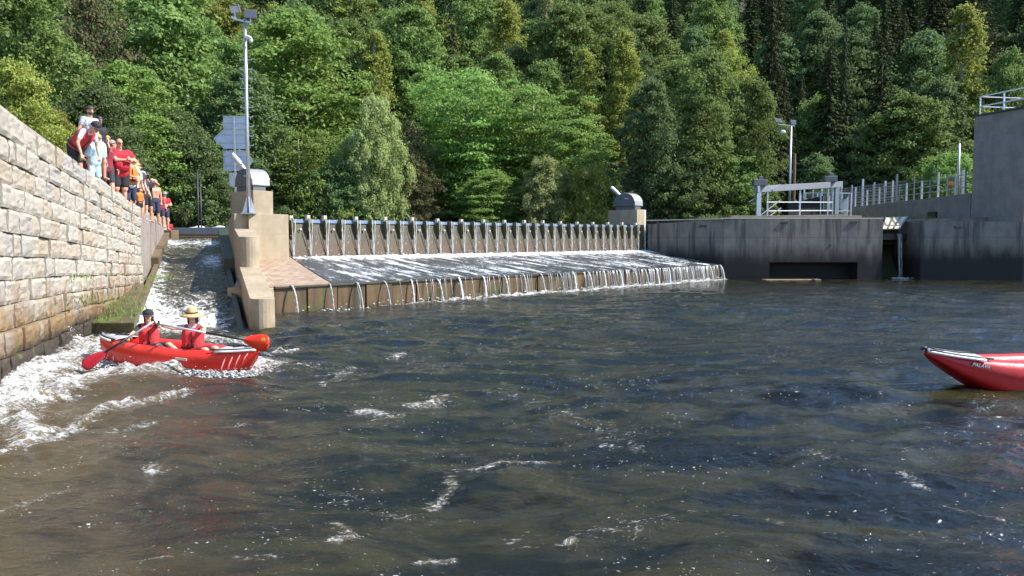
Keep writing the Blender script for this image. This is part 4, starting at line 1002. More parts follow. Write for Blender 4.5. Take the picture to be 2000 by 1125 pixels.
def at_px(key, px, pt, Y, wpx, label, z=None, **k):     # tree whose top shows at pt, wpx wide
    if 1560 < px < 1930 and Y < 78 and z is None: Y = 77+(px % 6)
    x = (px-1000)/F*Y; z0 = zof(x, Y)-.15 if z is None else z; h = W(px, pt, Y=Y).z-z0
    me, tm, H, R_ = PROTO[key]; w = wpx/F*Y/2/R_/1.12
    return plant(key, x, Y, h, w, label, z=z0, **k)
# trees one can tell apart, near the water
T = [
 ('yellowA', 45, 118, 27, 190, 'yellowish green leafy tree behind the near end of the granite wall'),
 ('yellowA', 118, 215, 33, 110, 'small yellow green tree just left of the spectators'),
 ('broadB', 70, -60, 42, 270, 'tall mid green tree in the upper left corner'),
 ('greyA', 190, -30, 52, 190, 'loose brownish green tree top left with autumn tinted leaves'),
 ('freshA', 265, 120, 47, 230, 'fresh green tree with layered sprays behind the spectators'),
 ('darkB', 350, 210, 50, 190, 'dark shady tree behind the slim double post'),
 ('broadA', 330, -20, 64, 300, 'broad green tree high above the red shirted spectators'),
 ('darkA', 480, 130, 56, 190, 'dark leaved tree directly behind the road signs'),
 ('freshA', 590, 20, 70, 330, 'large feathery light green tree right of the floodlight mast'),
 ('locustA', 585, 250, 58, 190, 'low bright green tree with flat sprays right of the domed gate drive'),
 ('bushA', 625, 345, 55, 170, 'bright green bush behind the left end of the gate wall'),
 ('willowA', 738, 180, 60, 125, 'tall pale willow left of the middle of the forest edge'),
 ('willowA', 700, 250, 62, 110, 'pale willow leaning on the left side of the tall willow'),
 ('greyA', 800, 235, 63, 130, 'thin greyish half bare tree right of the tall pale willow'),
 ('greyA', 815, 310, 58, 100, 'short greyish bush like tree under the thin grey tree'),
 ('locustA', 915, 140, 66, 270, 'wide feathery locust tree with visible branches behind the gate wall'),
 ('locustA', 1040, 170, 68, 260, 'second wide locust tree, right of the middle of the gate wall'),
 ('freshA', 1120, 230, 64, 190, 'light green tree sloping down towards the far gate drive'),
 ('willowA', 1065, 305, 57, 125, 'low round pale willow above the middle of the gate wall'),
 ('freshA', 960, 330, 58, 150, 'low green tree left of the low round willow'),
 ('bushB', 1150, 330, 56, 120, 'yellow green bush left of the far gate drive'),
 ('spruceC', 885, -10, 80, 130, 'dark half bare spruce at the top centre left'),
 ('darkA', 1270, 150, 60, 130, 'dark dense alder rising behind the far gate drive'),
 ('broadB', 1375, 95, 62, 160, 'tall green alder between the far gate drive and the hoist platform'),
 ('broadB', 1465, 150, 64, 130, 'rounded green alder left of the distant light mast'),
 ('darkB', 1320, 285, 57, 150, 'low dark leafy tree above the bank wall coping'),
 ('broadA', 1430, 290, 59, 140, 'low leafy tree directly left of the hoist platform'),
 ('broadA', 1595, 185, 68, 130, 'green tree right behind the distant light mast'),
 ('darkB', 1665, 235, 70, 130, 'dark green tree above the wire fence'),
 ('broadA', 1765, 185, 66, 190, 'broad crowned tree above the hedge left of the building'),
 ('darkB', 1590, 300, 62, 120, 'low dark tree between hoist platform and wire fence'),
 ('darkB', 1700, 320, 66, 170, 'low spreading dark tree behind the wire fence posts'),
 ('spruceA', 1500, -40, 78, 125, 'large dark spruce right of the tall alder'),
 ('spruceB', 1640, 35, 80, 90, 'slim spruce standing in front of the dark gap'),
 ('spruceA', 1715, -40, 96, 100, 'dark spruce on the slope above the broad crowned tree'),
 ('birchA', 1865, -5, 84, 165, 'tall pale green birch on the upper right'),
 ('broadA', 1955, 95, 82, 110, 'pale green tree above the building roof rail'),
 ('yellowA', 1900, 205, 72, 130, 'yellowish tree directly left of the roof rail'),
 ('broadB', 1140, 20, 84, 220, 'large rounded green tree at the top centre'),
 ('broadA', 1260, 30, 90, 190, 'rounded dark green tree right of the top centre'),
 ('willowA', 1080, -30, 104, 120, 'pale tree on the skyline at the top centre'),
 ('birchA', 985, -10, 86, 160, 'yellow green tree right of the half bare spruce'),
 ('broadB', 770, 20, 88, 150, 'mid green tree between the feathery tree and the half bare spruce'),
 ('darkA', 850, 90, 84, 150, 'dark green tree below the half bare spruce'),
 ('yellowA', 1415, 100, 92, 130, 'light green tree crown between alder and spruce'),
 ('birchA', 690, -30, 92, 170, 'light green tree on the slope above the pale willow'),
]
for key, px, pt, Y, wpx, lb in T: at_px(key, px, pt, Y-4 if 60 <= Y <= 70 and px < 1500 else Y, wpx, lb)
# hedge by the building
at_px('bushA', 1850, 303, 55, 150, 'bright green leafy hedge bush against the tall building', z=4.9)
at_px('bushA', 1815, 312, 57, 110, 'bright green bush at the left end of the hedge by the building', z=4.9)
# rows filling the hillside
rows_ = [(73, 5.0, 38, 48, .95), (80, 5.6, 50, 58, .95), (97, 6.2, 60, 70, 1), (117, 7, 72, 84, 1.05), (141, 7.5, 88, 100, 1.1), (170, 8, 110, 120, 1.15), (63, 4.6, 30, 36, .75), (88, 6.6, 54, 62, .95), (106, 7.2, 66, 74, 1), (128, 8.4, 80, 92, 1), (154, 9.5, 100, 112, 1.05), (185, 12, 120, 130, 1.1)]
for ri, (Y, sp_, xl, xr, sc) in enumerate(rows_):
    x = -xl
    while x < xr:
        xx = x+RT.uniform(-1.6, 1.6); yy_ = Y+RT.uniform(-4.5, 4.5)*(1 if Y > 80 else .3); fr = (xx/Y)*F+1000
        if fr > 1430 and ri >= 1: key = RT.choice(['spruceA', 'spruceB', 'spruceA', 'spruceB', 'darkA', 'darkB'] if ri > 1 else ['darkA', 'broadB', 'spruceB'])
        elif fr > 1000: key = RT.choice(['broadA', 'broadB', 'darkA', 'darkB', 'birchA', 'spruceA' if ri > 2 else 'broadA'])
        else: key = RT.choice(['broadA', 'freshA', 'broadB', 'yellowA', 'darkB', 'birchA', 'spruceC' if ri > 2 and RT.random() < .3 else 'broadA'])
        if (xx > 16.5 and yy_ < 78 and fr > 1440): x += sp_; continue
        H = (RT.uniform(17, 23) if key.startswith('spruce') else RT.uniform(12, 18))*min(sc, 1.05)
        if Y == 63: H = RT.uniform(3.5, 5.5)
        if key.startswith('spruce'): lb, gr = 'dark spruce crowded among others on the wooded slope', 'spruces filling the hillside'
        elif key.startswith('dark'): lb, gr = 'dark leaved tree crowded into the forest on the slope', 'dark leaved trees filling the hillside'
        elif key[:5] in ('yello', 'birch'): lb, gr = 'yellow green tree crowded into the forest on the slope', 'yellow green trees filling the hillside'
        else: lb, gr = 'plain mid green tree crowded into the forest on the slope', 'mid green trees filling the hillside'
        plant(key, xx, yy_, H, None, lb, gr)
        x += sp_
# left bank trees further out of the frame and behind the footpath
for (x, y, h, k) in ((-24, 22, 9, 'broadA'), (-27, 30, 10, 'broadB'), (-22, 40, 8, 'darkB'), (-30, 46, 12, 'freshA'), (-38, 52, 13, 'broadA'), (-20, 12, 7, 'yellowA'), (-30, 14, 12, 'broadB'), (-34, 38, 12, 'darkA'), (-20, 48, 8, 'darkB'), (-13, 55, 7, 'darkB'), (-16, 52, 6, 'darkB')):
    plant(k, x, y, h, None, 'mid green tree standing behind the granite wall', 'trees behind the granite wall')
# reddish bank and driftwood below the forest
q = MB(); R = random.Random(9)
M['red_soil'] = mat('reddish_bank', (.24, .12, .07), .95, 0, 3, .6, (.09, .05, .03), bump=1, bump_s=3)
sx, sy = np.meshgrid(np.linspace(-19, -12.5, 40), np.linspace(0, 1, 12)); sz = 2.3+1.2*sy+.12*vnoise(sx*1.3, sy*5, 3)*2; tag(grid_mesh('earth_bank', sx, 52.5+3*sy, sz, M['red_soil']), kind='structure')
# dry grass and yellow weeds
def tufts(name, pts, h, m, lb):
    g = np.random.default_rng(4); n = len(pts)*40; P_ = np.repeat(np.array(pts, float), 40, 0); P_[:, :2] += g.normal(0, .35, (n, 2)); hh = h*(.5+g.random(n)); P_[:, 2] += hh/2
    A = unit(np.stack([g.normal(0, .25, n), g.normal(0, .25, n), np.ones(n)], 1)); Nn = unit(np.stack([g.normal(size=n), g.normal(size=n), g.normal(0, .1, n)], 1))
    me = quads_mesh(name, P_, Nn, A, hh, .035+0*hh, m); o = bpy.data.objects.new(name, me); COL.objects.link(o); tag(o, label=lb, cat='grass', kind='stuff')
tufts('grass', [(R.uniform(12.5, 27), R.uniform(46, 52), 3.2) for _ in range(120)], .55, M['grass'], 'dry grass on the terrace behind the bank wall')
tufts('weeds', [(wallX(y)+.3+R.uniform(0, .25), y, max(0.3, chZ(y)+.3)) for y in [17.2, 17.6, 18, 18.3, 19, 19.5, 20, 21, 22.4, 22.6, 23]], .10, LM['fresh'], 'green weeds on the mossy ledge by the granite wall')
tufts('wall_weeds', [(wallX(15.5)+.12, 15.5, .9), (wallX(15.7)+.12, 15.7, .8), (wallX(15.6)+.12, 15.6, 1.35)], .09, LM['fresh'], 'weeds growing from the joints of the granite wall')

# ================================================================ BOATS
M['red_boat'] = mat('red_rubber', (.56, .02, .018), .42, 0, 3, .25, (.42, .008, .012), spec=.5, bump=.35, bump_s=7)
M['red_boat2'] = mat('wet_red_rubber', (.78, .035, .022), .3, 0, 3, .2, (.66, .02, .016), spec=.5, bump=.4, bump_s=8)
M['boat_grey'] = mat('grey_deck_cloth', (.5, .5, .52), .5, 0, 8, .3)
M['boat_white'] = mat('white_trim', (.75, .76, .76), .4)
def boat(root, Lh, bw, mred, rise0, rise1, zc=.36, keel=-.12, pleats=(1,), ke=(.5, 1.25)):
    """inflatable canoe along local X, -Lh..Lh"""
    n = 60; rings = []; V = []
    def st(u):
        a = abs(u); w = bw*(1-a**2.3)**.85+.03; rs = rise1 if u > 0 else rise0
        rim = zc+rs*a**3.2; kz = keel+(rim-.03-keel)*max(0, (a-ke[0])/(1-ke[0]))**ke[1]*.96
        return w, rim, kz
    for i in range(n+1):
        u = -1+2*i/n; u = sin(u*pi/2)**1 if abs(u) < 1 else u; w, rim, kz = st(u); x = u*Lh
        th = min(.24, w*.8); hh = rim-kz; prof = []
        for k in range(6): a = k/5; prof.append((w*.72*a, kz+.03*a*a))              # bottom
        prof += [(w*.90, kz+hh*.14), (w*1.02, kz+hh*.32), (w*.97, kz+hh*.47), (w*1.03, kz+hh*.62), (w*1.0, kz+hh*.82), (w*.9, kz+hh*.96), (w-.5*th, rim+.012), (w-.85*th, kz+hh*.93), (w-th, kz+hh*.75), (w-th*.95, kz+hh*.5), (0.0, kz+hh*.36)]
        ring = [(x, y_, z) for y_, z in prof]+[(x, -y_, z) for y_, z in prof[::-1][1:-1]]
        rings.append(ring)
    m_ = len(rings[0]); q = MB(); vs = [p for r in rings for p in r]
    q.add(vs, [(i*m_+k, i*m_+(k+1) % m_, (i+1)*m_+(k+1) % m_, (i+1)*m_+k) for i in range(n) for k in range(m_)]+[tuple(range(m_))[::-1], tuple(n*m_+k for k in range(m_))])
    M.setdefault('glare_welt', mat('pale_glare_welt', (.8, .3, .28), .4))
    hull = q.build('hull', mred, root, smooth=True)
    q = MB()
    for s in (-1, 1):
        for u0 in (.72, .78, .84, .90):      # moulded pleats at the ends, their glare painted in as pale pink
            for sx in pleats:
                q = MB(); w, rim, kz = st(sx*u0); x = sx*u0*Lh; hh = rim-kz; w2, rim2, kz2 = st(sx*(u0+.05))
                q.tube([(x, s*(w*1.0), kz+hh*.25), (x+sx*.04*Lh/2, s*(w*1.045), kz+hh*.55), (x+sx*.09*Lh/2, s*(w2*1.0), kz2+(rim2-kz2)*.85)], [.006, .012, .004], 5)
                q.build('pleat', M['glare_welt'], hull, smooth=True)
    # end covers
    for sx in (-1, 1):
        q = MB(); vs = []; k_ = 12
        for i in range(k_+1):
            u = sx*(.62+.375*i/k_); w, rim, kz = st(u); vs += [(u*Lh, w*.82, rim+.02), (u*Lh, 0, rim+.05), (u*Lh, -w*.82, rim+.02)]
        q.add(vs, [(3*i+j, 3*i+j+1, 3*i+j+4, 3*i+j+3) for i in range(k_) for j in range(2)])
        d = q.build('end_cover', M['boat_grey'], root, smooth=True); so = d.modifiers.new('s', 'SOLIDIFY'); so.thickness = .015
        q = MB(); 
        for s in (-1, 1): q.tube([(sx*u*Lh, s*st(sx*u)[0]*.86, st(sx*u)[1]+.03) for u in (.6, .7, .8, .9, .985)], .013, 6)
        q.tube([(sx*.985*Lh, 0, st(sx*.985)[1]+.02), (sx*1.0*Lh, 0, st(sx)[1]+.05), (sx*1.03*Lh, 0, st(sx)[1]+.03)], .022, 6)
        q.tube([(sx*u*Lh, .05*sin(u*40), st(sx*u)[1]+.06) for u in (.64, .7, .76, .82, .88, .94, .99)], .010, 5)
        q.build('rope', M['black'], root, smooth=True)
        q = MB()
        for s in (-1, 1): q.tube([(sx*u*Lh, s*st(sx*u)[0]*.97, st(sx*u)[1]+.004) for u in (.66, .74, .82, .9, .97, .995)], .02, 6)
        q.build('trim', M['boat_white'], root, smooth=True)
    for x in (-.42*Lh, .12*Lh):
        q = MB(); q.cap((x, -.26, zc-.16), .09, (x, .26, zc-.16), .09); q.build('seat', M['black'], root, smooth=True)
    return st
def text_on(body, loc, rotm, size, mt_, parent, name='lettering'):
    c = bpy.data.curves.new(name, 'FONT'); c.body = body; c.size = size; c.extrude = .002; c.shear = .35; c.align_x = 'CENTER'; c.align_y = 'CENTER'
    o = bpy.data.objects.new(name, c); COL.objects.link(o); o.matrix_world = Matrix.Translation(loc) @ rotm.to_4x4()
    dg = bpy.context.evaluated_depsgraph_get(); me = bpy.data.meshes.new_from_object(o.evaluated_get(dg)); me.materials.clear(); me.materials.append(mt_)
    bpy.data.objects.remove(o); o = bpy.data.objects.new(name, me); COL.objects.link(o); o.matrix_local = Matrix.Translation(loc) @ rotm.to_4x4(); o.parent = parent; return o

p0 = W(199, 700, Y=12.9); p1 = W(503, 700, Y=11.5); ctr = (p0+p1)/2; ang = math.atan2(p1.y-p0.y, p1.x-p0.x); Lh = math.hypot(p1.x-p0.x, p1.y-p0.y)/2
bL = empty('canoe', (ctr.x, ctr.y, .0), ang, label='red inflatable canoe with two paddlers bursting through white water', cat='canoe'); bL.rotation_euler = (0, .03, ang)
stL = boat(bL, Lh, .43, M['red_boat2'], .02, .07, zc=.42, keel=-.12, ke=(.62, 1.6))
q = MB(); q.box((.35*Lh, -.452, .30), (.24, .012, .035)); q.build('badge', mat('pale_badge', (.6, .55, .5), .5), bL)

pb = W(1805, 700, Y=10.15); bR = empty('canoe', (pb.x+1.95, pb.y+.25, -.02), math.atan2(.25, 1.95), label='empty looking red inflatable canoe nosing in at the right edge of the river', cat='canoe')
stR = boat(bR, 1.95, .45, M['red_boat'], .13, .13, zc=.50, keel=-.08, pleats=(), ke=(.42, 1.05))
# lettering patch on the hull side facing the camera
w, rim, kz = stR(-.7)
q = MB(); R3_ = Matrix.Rotation(radians(90), 3, 'X')
def side(u, v, out=.004):
    w, rim, kz = stR(u); hh = rim-kz; return Vector((u*1.95, -(np.interp(v, [.62, .82, .96], [w*1.03, w*1.0, w*.9])+out), kz+hh*v))
vs = []; nn_ = 8
for i in range(nn_+1):
    u = -.765+.13*i/nn_; vs += [side(u, .74, .006), side(u, .83, .006)]
q.add(vs, [(2*i, 2*i+2, 2*i+3, 2*i+1) for i in range(nn_)]); pt_ = q.build('badge', M['black'], bR); so = pt_.modifiers.new('s', 'SOLIDIFY'); so.thickness = .006
a = side(-.7, .755, .016); b_ = side(-.7, .825, .016); t0 = side(-.75, .79, .016); t1 = side(-.65, .79, .016)
ex = (t1-t0).normalized(); ey = (b_-a); ey = (ey-ex*ey.dot(ex)).normalized(); ez = ex.cross(ey)
text_on('PALAVA', (a+b_)/2+ez*.002, Matrix((ex, ey, ez)).transposed(), .062, M['boat_white'], bR)

# ================================================================ PEOPLE
VOX = .011
def remesh(q, name, m, parent, vox=None, smooth=3):
    me = q.mesh('tmp'); o = bpy.data.objects.new('tmp', me); COL.objects.link(o)
    r = o.modifiers.new('r', 'REMESH'); r.mode = 'VOXEL'; r.voxel_size = vox or VOX; r.use_smooth_shade = True
    s = o.modifiers.new('s', 'SMOOTH'); s.iterations = smooth; s.factor = .5
    dg = bpy.context.evaluated_depsgraph_get(); me2 = bpy.data.meshes.new_from_object(o.evaluated_get(dg)); me2.name = name
    bpy.data.objects.remove(o); bpy.data.meshes.remove(me)
    me2.materials.clear(); me2.materials.append(m); me2.shade_smooth()
    ob = bpy.data.objects.new(name, me2); COL.objects.link(ob)
    if parent: ob.parent = parent
    return ob
def cloth(name, c, c2=None, **k): return mat(name, c, .85, 0, k.get('s', 6), .2, c2, bump=.25, bump_s=25)
SKIN = [mat('skin_light', (.62, .36, .25), .5), mat('skin_tan', (.52, .27, .17), .5), mat('skin_ruddy', (.60, .29, .2), .5)]
CL = {'red': cloth('red_cloth', (.50, .015, .03)), 'darkred': cloth('dark_red_cloth', (.26, .02, .035)), 'vest': cloth('red_life_vest', (.60, .045, .05)), 'orange': cloth('orange_cloth', (.75, .2, .03)),
      'white': cloth('white_cloth', (.72, .72, .74)), 'black': cloth('black_cloth', (.02, .02, .024)), 'navy': cloth('navy_cloth', (.03, .04, .08)), 'grey': cloth('charcoal_cloth', (.05, .05, .06)),
      'blue': cloth('light_blue_cloth', (.34, .60, .74), (.6, .74, .8), s=9), 'check': cloth('checked_cloth', (.62, .66, .72), (.25, .3, .4), s=30), 'pattern': cloth('black_white_cloth', (.75, .75, .78), (.04, .04, .05), s=14),
      'straw': mat('straw', (.62, .42, .2), .8, 0, 30, .4, bump=.4), 'yellow': cloth('yellow_cloth', (.8, .68, .04)), 'cap_grey': cloth('grey_cap', (.28, .29, .32)), 'vest_dark': cloth('vest_dark_red', (.22, .012, .02))}
HAIR = {'brown': mat('brown_hair', (.05, .03, .018), .6, 0, 30, .4, bump=.4), 'dark': mat('dark_hair', (.015, .012, .01), .5, 0, 30, .4, bump=.4), 'grey': mat('grey_hair', (.3, .27, .24), .6, 0, 30, .4, bump=.4), 'blond': mat('blond_hair', (.45, .3, .13), .6, 0, 30, .3, bump=.4)}
M['eye'] = mat('eye', (.02, .015, .012), .2); M['lip'] = mat('lip', (.4, .1, .09), .5)

def ik(a, t, l1, l2, hint):
    d = t-a; L_ = min(d.length, (l1+l2)*.995); dn = d.normalized(); t = a+dn*L_
    x = (l1*l1-l2*l2+L_*L_)/(2*L_); h = sqrt(max(0, l1*l1-x*x)); hv = (hint-dn*hint.dot(dn))
    hv = hv.normalized() if hv.length > 1e-4 else dn.orthogonal().normalized()
    return a+dn*x+hv*h, t
def hand(q, wr, d, nrm, curl, side, s=1):
    """palm + four fingers + thumb; nrm points out of the back of the hand"""
    d = d.normalized(); nrm = (nrm-d*nrm.dot(d)).normalized(); lat = d.cross(nrm)*side
    for k in (-1, -.33, .33, 1):
        q.cap(wr+lat*.012*k*s, .017*s, wr+d*.082*s+lat*.027*k*s, .0125*s, 8)
    for k, ln in ((-1, .062), (-.33, .074), (.33, .08), (1, .07)):
        b = wr+d*.085*s+lat*.028*k*s; a1 = curl*.9; a2 = curl*2.0
        m1 = b+(d*cos(a1)-nrm*sin(a1))*ln*.5*s; m2 = m1+(d*cos(a2)-nrm*sin(a2))*ln*.5*s
        q.cap(b, .0098*s, m1, .0088*s, 8); q.cap(m1, .0088*s, m2, .0075*s, 8)
    b = wr+d*.03*s+lat*.028*s; m1 = b+(d*.6+lat*.8-nrm*.35*curl).normalized()*.038*s; m2 = m1+(d*.85+lat*.25-nrm*.7*curl).normalized()*.032*s
    q.cap(b, .013*s, m1, .011*s, 8); q.cap(m1, .011*s, m2, .009*s, 8)

def person(loc, yaw, H, label, skin=0, sit=False, lean=0., side_lean=0., twist=0., head=(0., 0.), arms=None, shirt='red', sleeve=.5, shorts='black', leg=.7, vest=None, hair='brown', hat=None,
           build=1.0, belly=0., shades=False, vox=None, female=False, group=None, pants=None, kneel=False, belt=False, loose=0., face=True, beard=False):
    s = H/1.75; hz = (.135 if sit else (.52 if kneel else .93)); w = build
    P = lambda x, y, z: Vector((x, y, z))*s
    pel = P(0, 0, hz); RM = Matrix.Rotation(twist, 3, 'Z') @ Matrix.Rotation(lean, 3, 'Y') @ Matrix.Rotation(side_lean, 3, 'X')
    up = lambda x, y, z: pel+RM @ (Vector((x, y, z))*s)
    hips = [P(0, sg*.09*w, hz) for sg in (1, -1)]
    if sit: kn = [P(.42, sg*.12, .21) for sg in (1, -1)]; an = [P(.80, sg*.09, .03) for sg in (1, -1)]; toe = [P(.86, sg*.1, .12) for sg in (1, -1)]
    elif kneel: kn = [P(.28, sg*.14, .12) for sg in (1, -1)]; an = [P(-.12, sg*.12, .08) for sg in (1, -1)]; toe = [P(-.2, sg*.12, .02) for sg in (1, -1)]
    else: kn = [P(.03, sg*.105, .49) for sg in (1, -1)]; an = [P(-.01, sg*.12, .08) for sg in (1, -1)]; toe = [P(.15, sg*.14, .035) for sg in (1, -1)]
    sh = [up(0, sg*.178*w, .475) for sg in (1, -1)]
    l1, l2 = .29*s, .255*s; A = {k: tuple([v[0]]+[RM @ Vector(x) if not isinstance(x, str) else x for x in v[1:]]) for k, v in (arms or {}).items()}
    el = []; wr = []; hd = []
    for i, sg in enumerate((1, -1)):
        a = A.get('L' if sg == 1 else 'R')
        if a is None: tgt = sh[i]+Vector((.06, sg*.07, -.5))*s; hint = Vector((-1, sg*.3, 0))
        else: tgt = Vector(a[0])*(1 if len(a) > 2 and a[2] == 'abs' else s); hint = Vector(a[1]) if len(a) > 1 else Vector((-.5, sg, -.6))
        e, t_ = ik(sh[i], tgt, l1, l2, hint); el.append(e); wr.append(t_)
    hc = up(.035, 0, .69); HR = RM @ Matrix.Rotation(head[1]-lean*.6, 3, 'Y') ; HR = Matrix.Rotation(head[0], 3, 'Z') @ HR
    hp = lambda x, y, z: hc+HR @ (Vector((x, y, z))*s)
    def torso(q, g=0, lo=-.02, hi=1, neck=False):
        q.cap(up(0, -.055*w, lo), (.108*w+g)*s, up(0, .055*w, lo), (.108*w+g)*s)
        q.cap(up(.0, -.05*w, lo), (.108*w+g)*s, up(0, -.045*w, .17), (.098*w+g)*s); q.cap(up(.0, .05*w, lo), (.108*w+g)*s, up(0, .045*w, .17), (.098*w+g)*s)
        q.cap(up(0, -.045*w, .17), (.098*w+g)*s, up(.01, -.075*w, .37), (.105*w+g)*s); q.cap(up(0, .045*w, .17), (.098*w+g)*s, up(.01, .075*w, .37), (.105*w+g)*s)
        q.cap(up(.01, -.075*w, .37), (.105*w+g)*s, up(0, .075*w, .37), (.105*w+g)*s)
        q.cap(up(0, -.13*w, .455), (.058+g)*s, up(0, .13*w, .455), (.058+g)*s)
        if belly: q.cap(up(.05+.05*belly, -.04, .13), (.11*w+g)*s, up(.05+.05*belly, .04, .13), (.11*w+g)*s)
        if female: 
            for sg in (1, -1): q.cap(up(.075, sg*.062, .335), (.052+g)*s, up(.08, sg*.062, .325), (.045+g)*s)
    q = MB(); torso(q)
    q.cap(up(0, 0, .46), .062*s*w**.5, up(.02, 0, .60), .055*s*w**.5)
    for i, sg in enumerate((1, -1)):
        q.cap(sh[i], .052*s*w, el[i], .038*s*w); q.cap(el[i], .039*s*w, wr[i], .026*s); 
        q.cap(hips[i], .095*s*w, kn[i], .058*s*w); q.cap(kn[i], .056*s, kn[i].lerp(an[i], .35)+P(-.015, 0, 0), .052*s); q.cap(kn[i].lerp(an[i], .3), .053*s, an[i], .036*s)
        q.cap(an[i], .038*s, toe[i], .03*s)
        d = (wr[i]-el[i]).normalized(); a = A.get('L' if sg == 1 else 'R'); cu = .35; nrm = Vector((0, sg, 0))-d*sg*d.y
        if a is not None: cu = 1.0; nrm = Vector(a[3]) if len(a) > 3 else Vector((.8, sg*.2, .3))
        hand(q, wr[i], d, nrm if nrm.length > .1 else Vector((1, 0, 0)), cu, 1 if sg == 1 else -1, s*1.02)
    # head
    q.ell(hp(-.005, 0, .02), (.096*s, .076*s, .102*s), R=HR); q.ell(hp(.022, 0, -.045), (.07*s, .056*s, .07*s), R=HR)
    q.cap(hp(.085, 0, .012), .011*s, hp(.104, 0, -.022), .0145*s, 8); q.ell(hp(.07, 0, -.095), (.026*s, .026*s, .02*s), 10, 6, HR)
    for sg in (1, -1): q.ell(hp(-.005, sg*.078, -.012), (.02*s, .011*s, .031*s), 10, 6, HR)
    body = remesh(q, 'person', SKIN[skin], None, vox, 2); body.location = loc; body.rotation_euler = (0, 0, yaw)
    tag(body, label, 'person', group)
    if face:
        q = MB()
        for sg in (1, -1): q.ell(hp(.082, sg*.031, .012), (.012*s, .014*s, .008*s), 8, 6, HR); q.cap(hp(.086, sg*.018, .034), .004*s, hp(.078, sg*.046, .034), .003*s, 6)
        q.build('eyes', M['eye'], body, smooth=True)
        q = MB(); q.cap(hp(.087, .02, -.058), .0055*s, hp(.087, -.02, -.058), .0055*s, 6); q.build('mouth', M['lip'], body, smooth=True)
    if shades:
        q = MB()
        for sg in (1, -1): q.ell(hp(.093, sg*.034, .012), (.012*s, .03*s, .019*s), 10, 6, HR); q.cap(hp(.085, sg*.06, .014), .005*s, hp(.0, sg*.082, .012), .004*s, 6)
        q.cap(hp(.099, -.012, .018), .005*s, hp(.099, .012, .018), .005*s, 6); q.build('sunglasses', M['black'], body, smooth=True)
    if beard:
        q = MB(); q.ell(hp(.03, 0, -.062), (.07*s, .06*s, .055*s), 14, 8, HR); q.build('beard', HAIR[hair], body, smooth=True)
    if hair:
        q = MB(); prof = [(.001, .128)]+[(.105*sin(a)*1.0, .02+.108*cos(a)) for a in np.linspace(.2, 1.62, 9)]
        tilt = HR @ Matrix.Rotation(-.35, 3, 'Y'); vs0 = MB(); vs0.lathe(hp(-.008, 0, 0), [(r*s, z*s) for r, z in prof], 22, tilt, 1.05)
        q.v, q.f = vs0.v, vs0.f; q.v = [Vector(v)+ (hp(0, 0, 0)-Vector(v)).normalized()*(-.004*s)*noise.noise(Vector(v)*40) for v in q.v]
        if female:
            for sg in (1, -1): q.cap(hp(-.045, sg*.055, .0), .045*s, hp(-.04, sg*.06, -.14), .035*s, 10)
            q.cap(hp(-.07, 0, 0), .05*s, hp(-.07, 0, -.15), .04*s, 10)
        h_ = q.build('hair', HAIR[hair], body, smooth=True); so = h_.modifiers.new('s', 'SOLIDIFY'); so.thickness = .008*s
    if hat:
        kind, c = hat; q = MB(); ht = HR @ Matrix.Rotation(.08 if kind == 'cap' else -.05, 3, 'Y')
        if kind == 'cap':
            q.lathe(hp(-.006, 0, .03), [(.001, .103*s)]+[(.107*s*sin(a), .105*s*cos(a)) for a in np.linspace(.15, 1.6, 8)], 22, ht, 1.02)
            n_ = 9; vs = []
            for k in range(n_):
                a = -1.0+2.0*k/(n_-1); vs += [hp(-.006, 0, .03)+ht @ (Vector((.1*cos(a), .1*sin(a), .012))*s), hp(-.006, 0, .03)+ht @ (Vector((.1*cos(a)+.082*cos(a*.7), .105*sin(a), -.008))*s)]
            q.add(vs, [(2*k, 2*k+1, 2*k+3, 2*k+2) for k in range(n_-1)])
            h_ = q.build('cap', CL[c], body, smooth=True)
        else:
            br_ = .205 if kind == 'wide' else .165
            q.lathe(hp(-.006, 0, .045), [(.001, .125*s), (.05*s, .122*s), (.083*s, .1*s), (.098*s, .05*s), (.104*s, .0), (br_*.8*s, -.012*s), (br_*s, -.045*s)], 28, ht, 1.05)
            h_ = q.build('sun_hat', CL[c], body, smooth=True)
            q = MB(); q.lathe(hp(-.006, 0, .045), [(.1035*s, .03*s), (.106*s, .004*s)], 28, ht, 1.05); b2 = q.build('hat_band', M['black'], h_, smooth=True)
            q = MB(); q.lathe(hp(-.006, 0, .045), [(br_*.98*s, -.043*s), (br_*1.02*s, -.047*s), (br_*1.0*s, -.052*s)], 28, ht, 1.05); q.build('hat_rim', M['black'], h_, smooth=True)
        so = h_.modifiers.new('s', 'SOLIDIFY'); so.thickness = .006*s
    if shirt:
        q = MB(); torso(q, .016+loose, -.03)
        if sleeve:
            for i in range(2):
                e = sh[i].lerp(el[i], min(1, sleeve)); q.cap(sh[i], (.058+loose)*s*w, e, (.054+loose)*s*w)
                if sleeve > 1: q.cap(el[i], .05*s, el[i].lerp(wr[i], sleeve-1), .04*s)
        remesh(q, 'shirt', CL[shirt], body, vox and vox*1.4 or .015, 3)
    if shorts:
        q = MB(); q.cap(up(0, -.055*w, -.01), (.122*w+.004)*s, up(0, .055*w, -.01), (.122*w+.004)*s); q.cap(up(0, -.05*w, .06), (.113*w+.004)*s, up(0, .05*w, .06), (.113*w+.004)*s)
        for i in range(2): e = hips[i].lerp(kn[i], leg); q.cap(hips[i], .108*s*w, e, .085*s*w)
        if pants:
            for i in range(2): q.cap(kn[i], .07*s*w, an[i], .055*s)
        remesh(q, 'shorts' if not pants else 'trousers', CL[shorts], body, .015, 3)
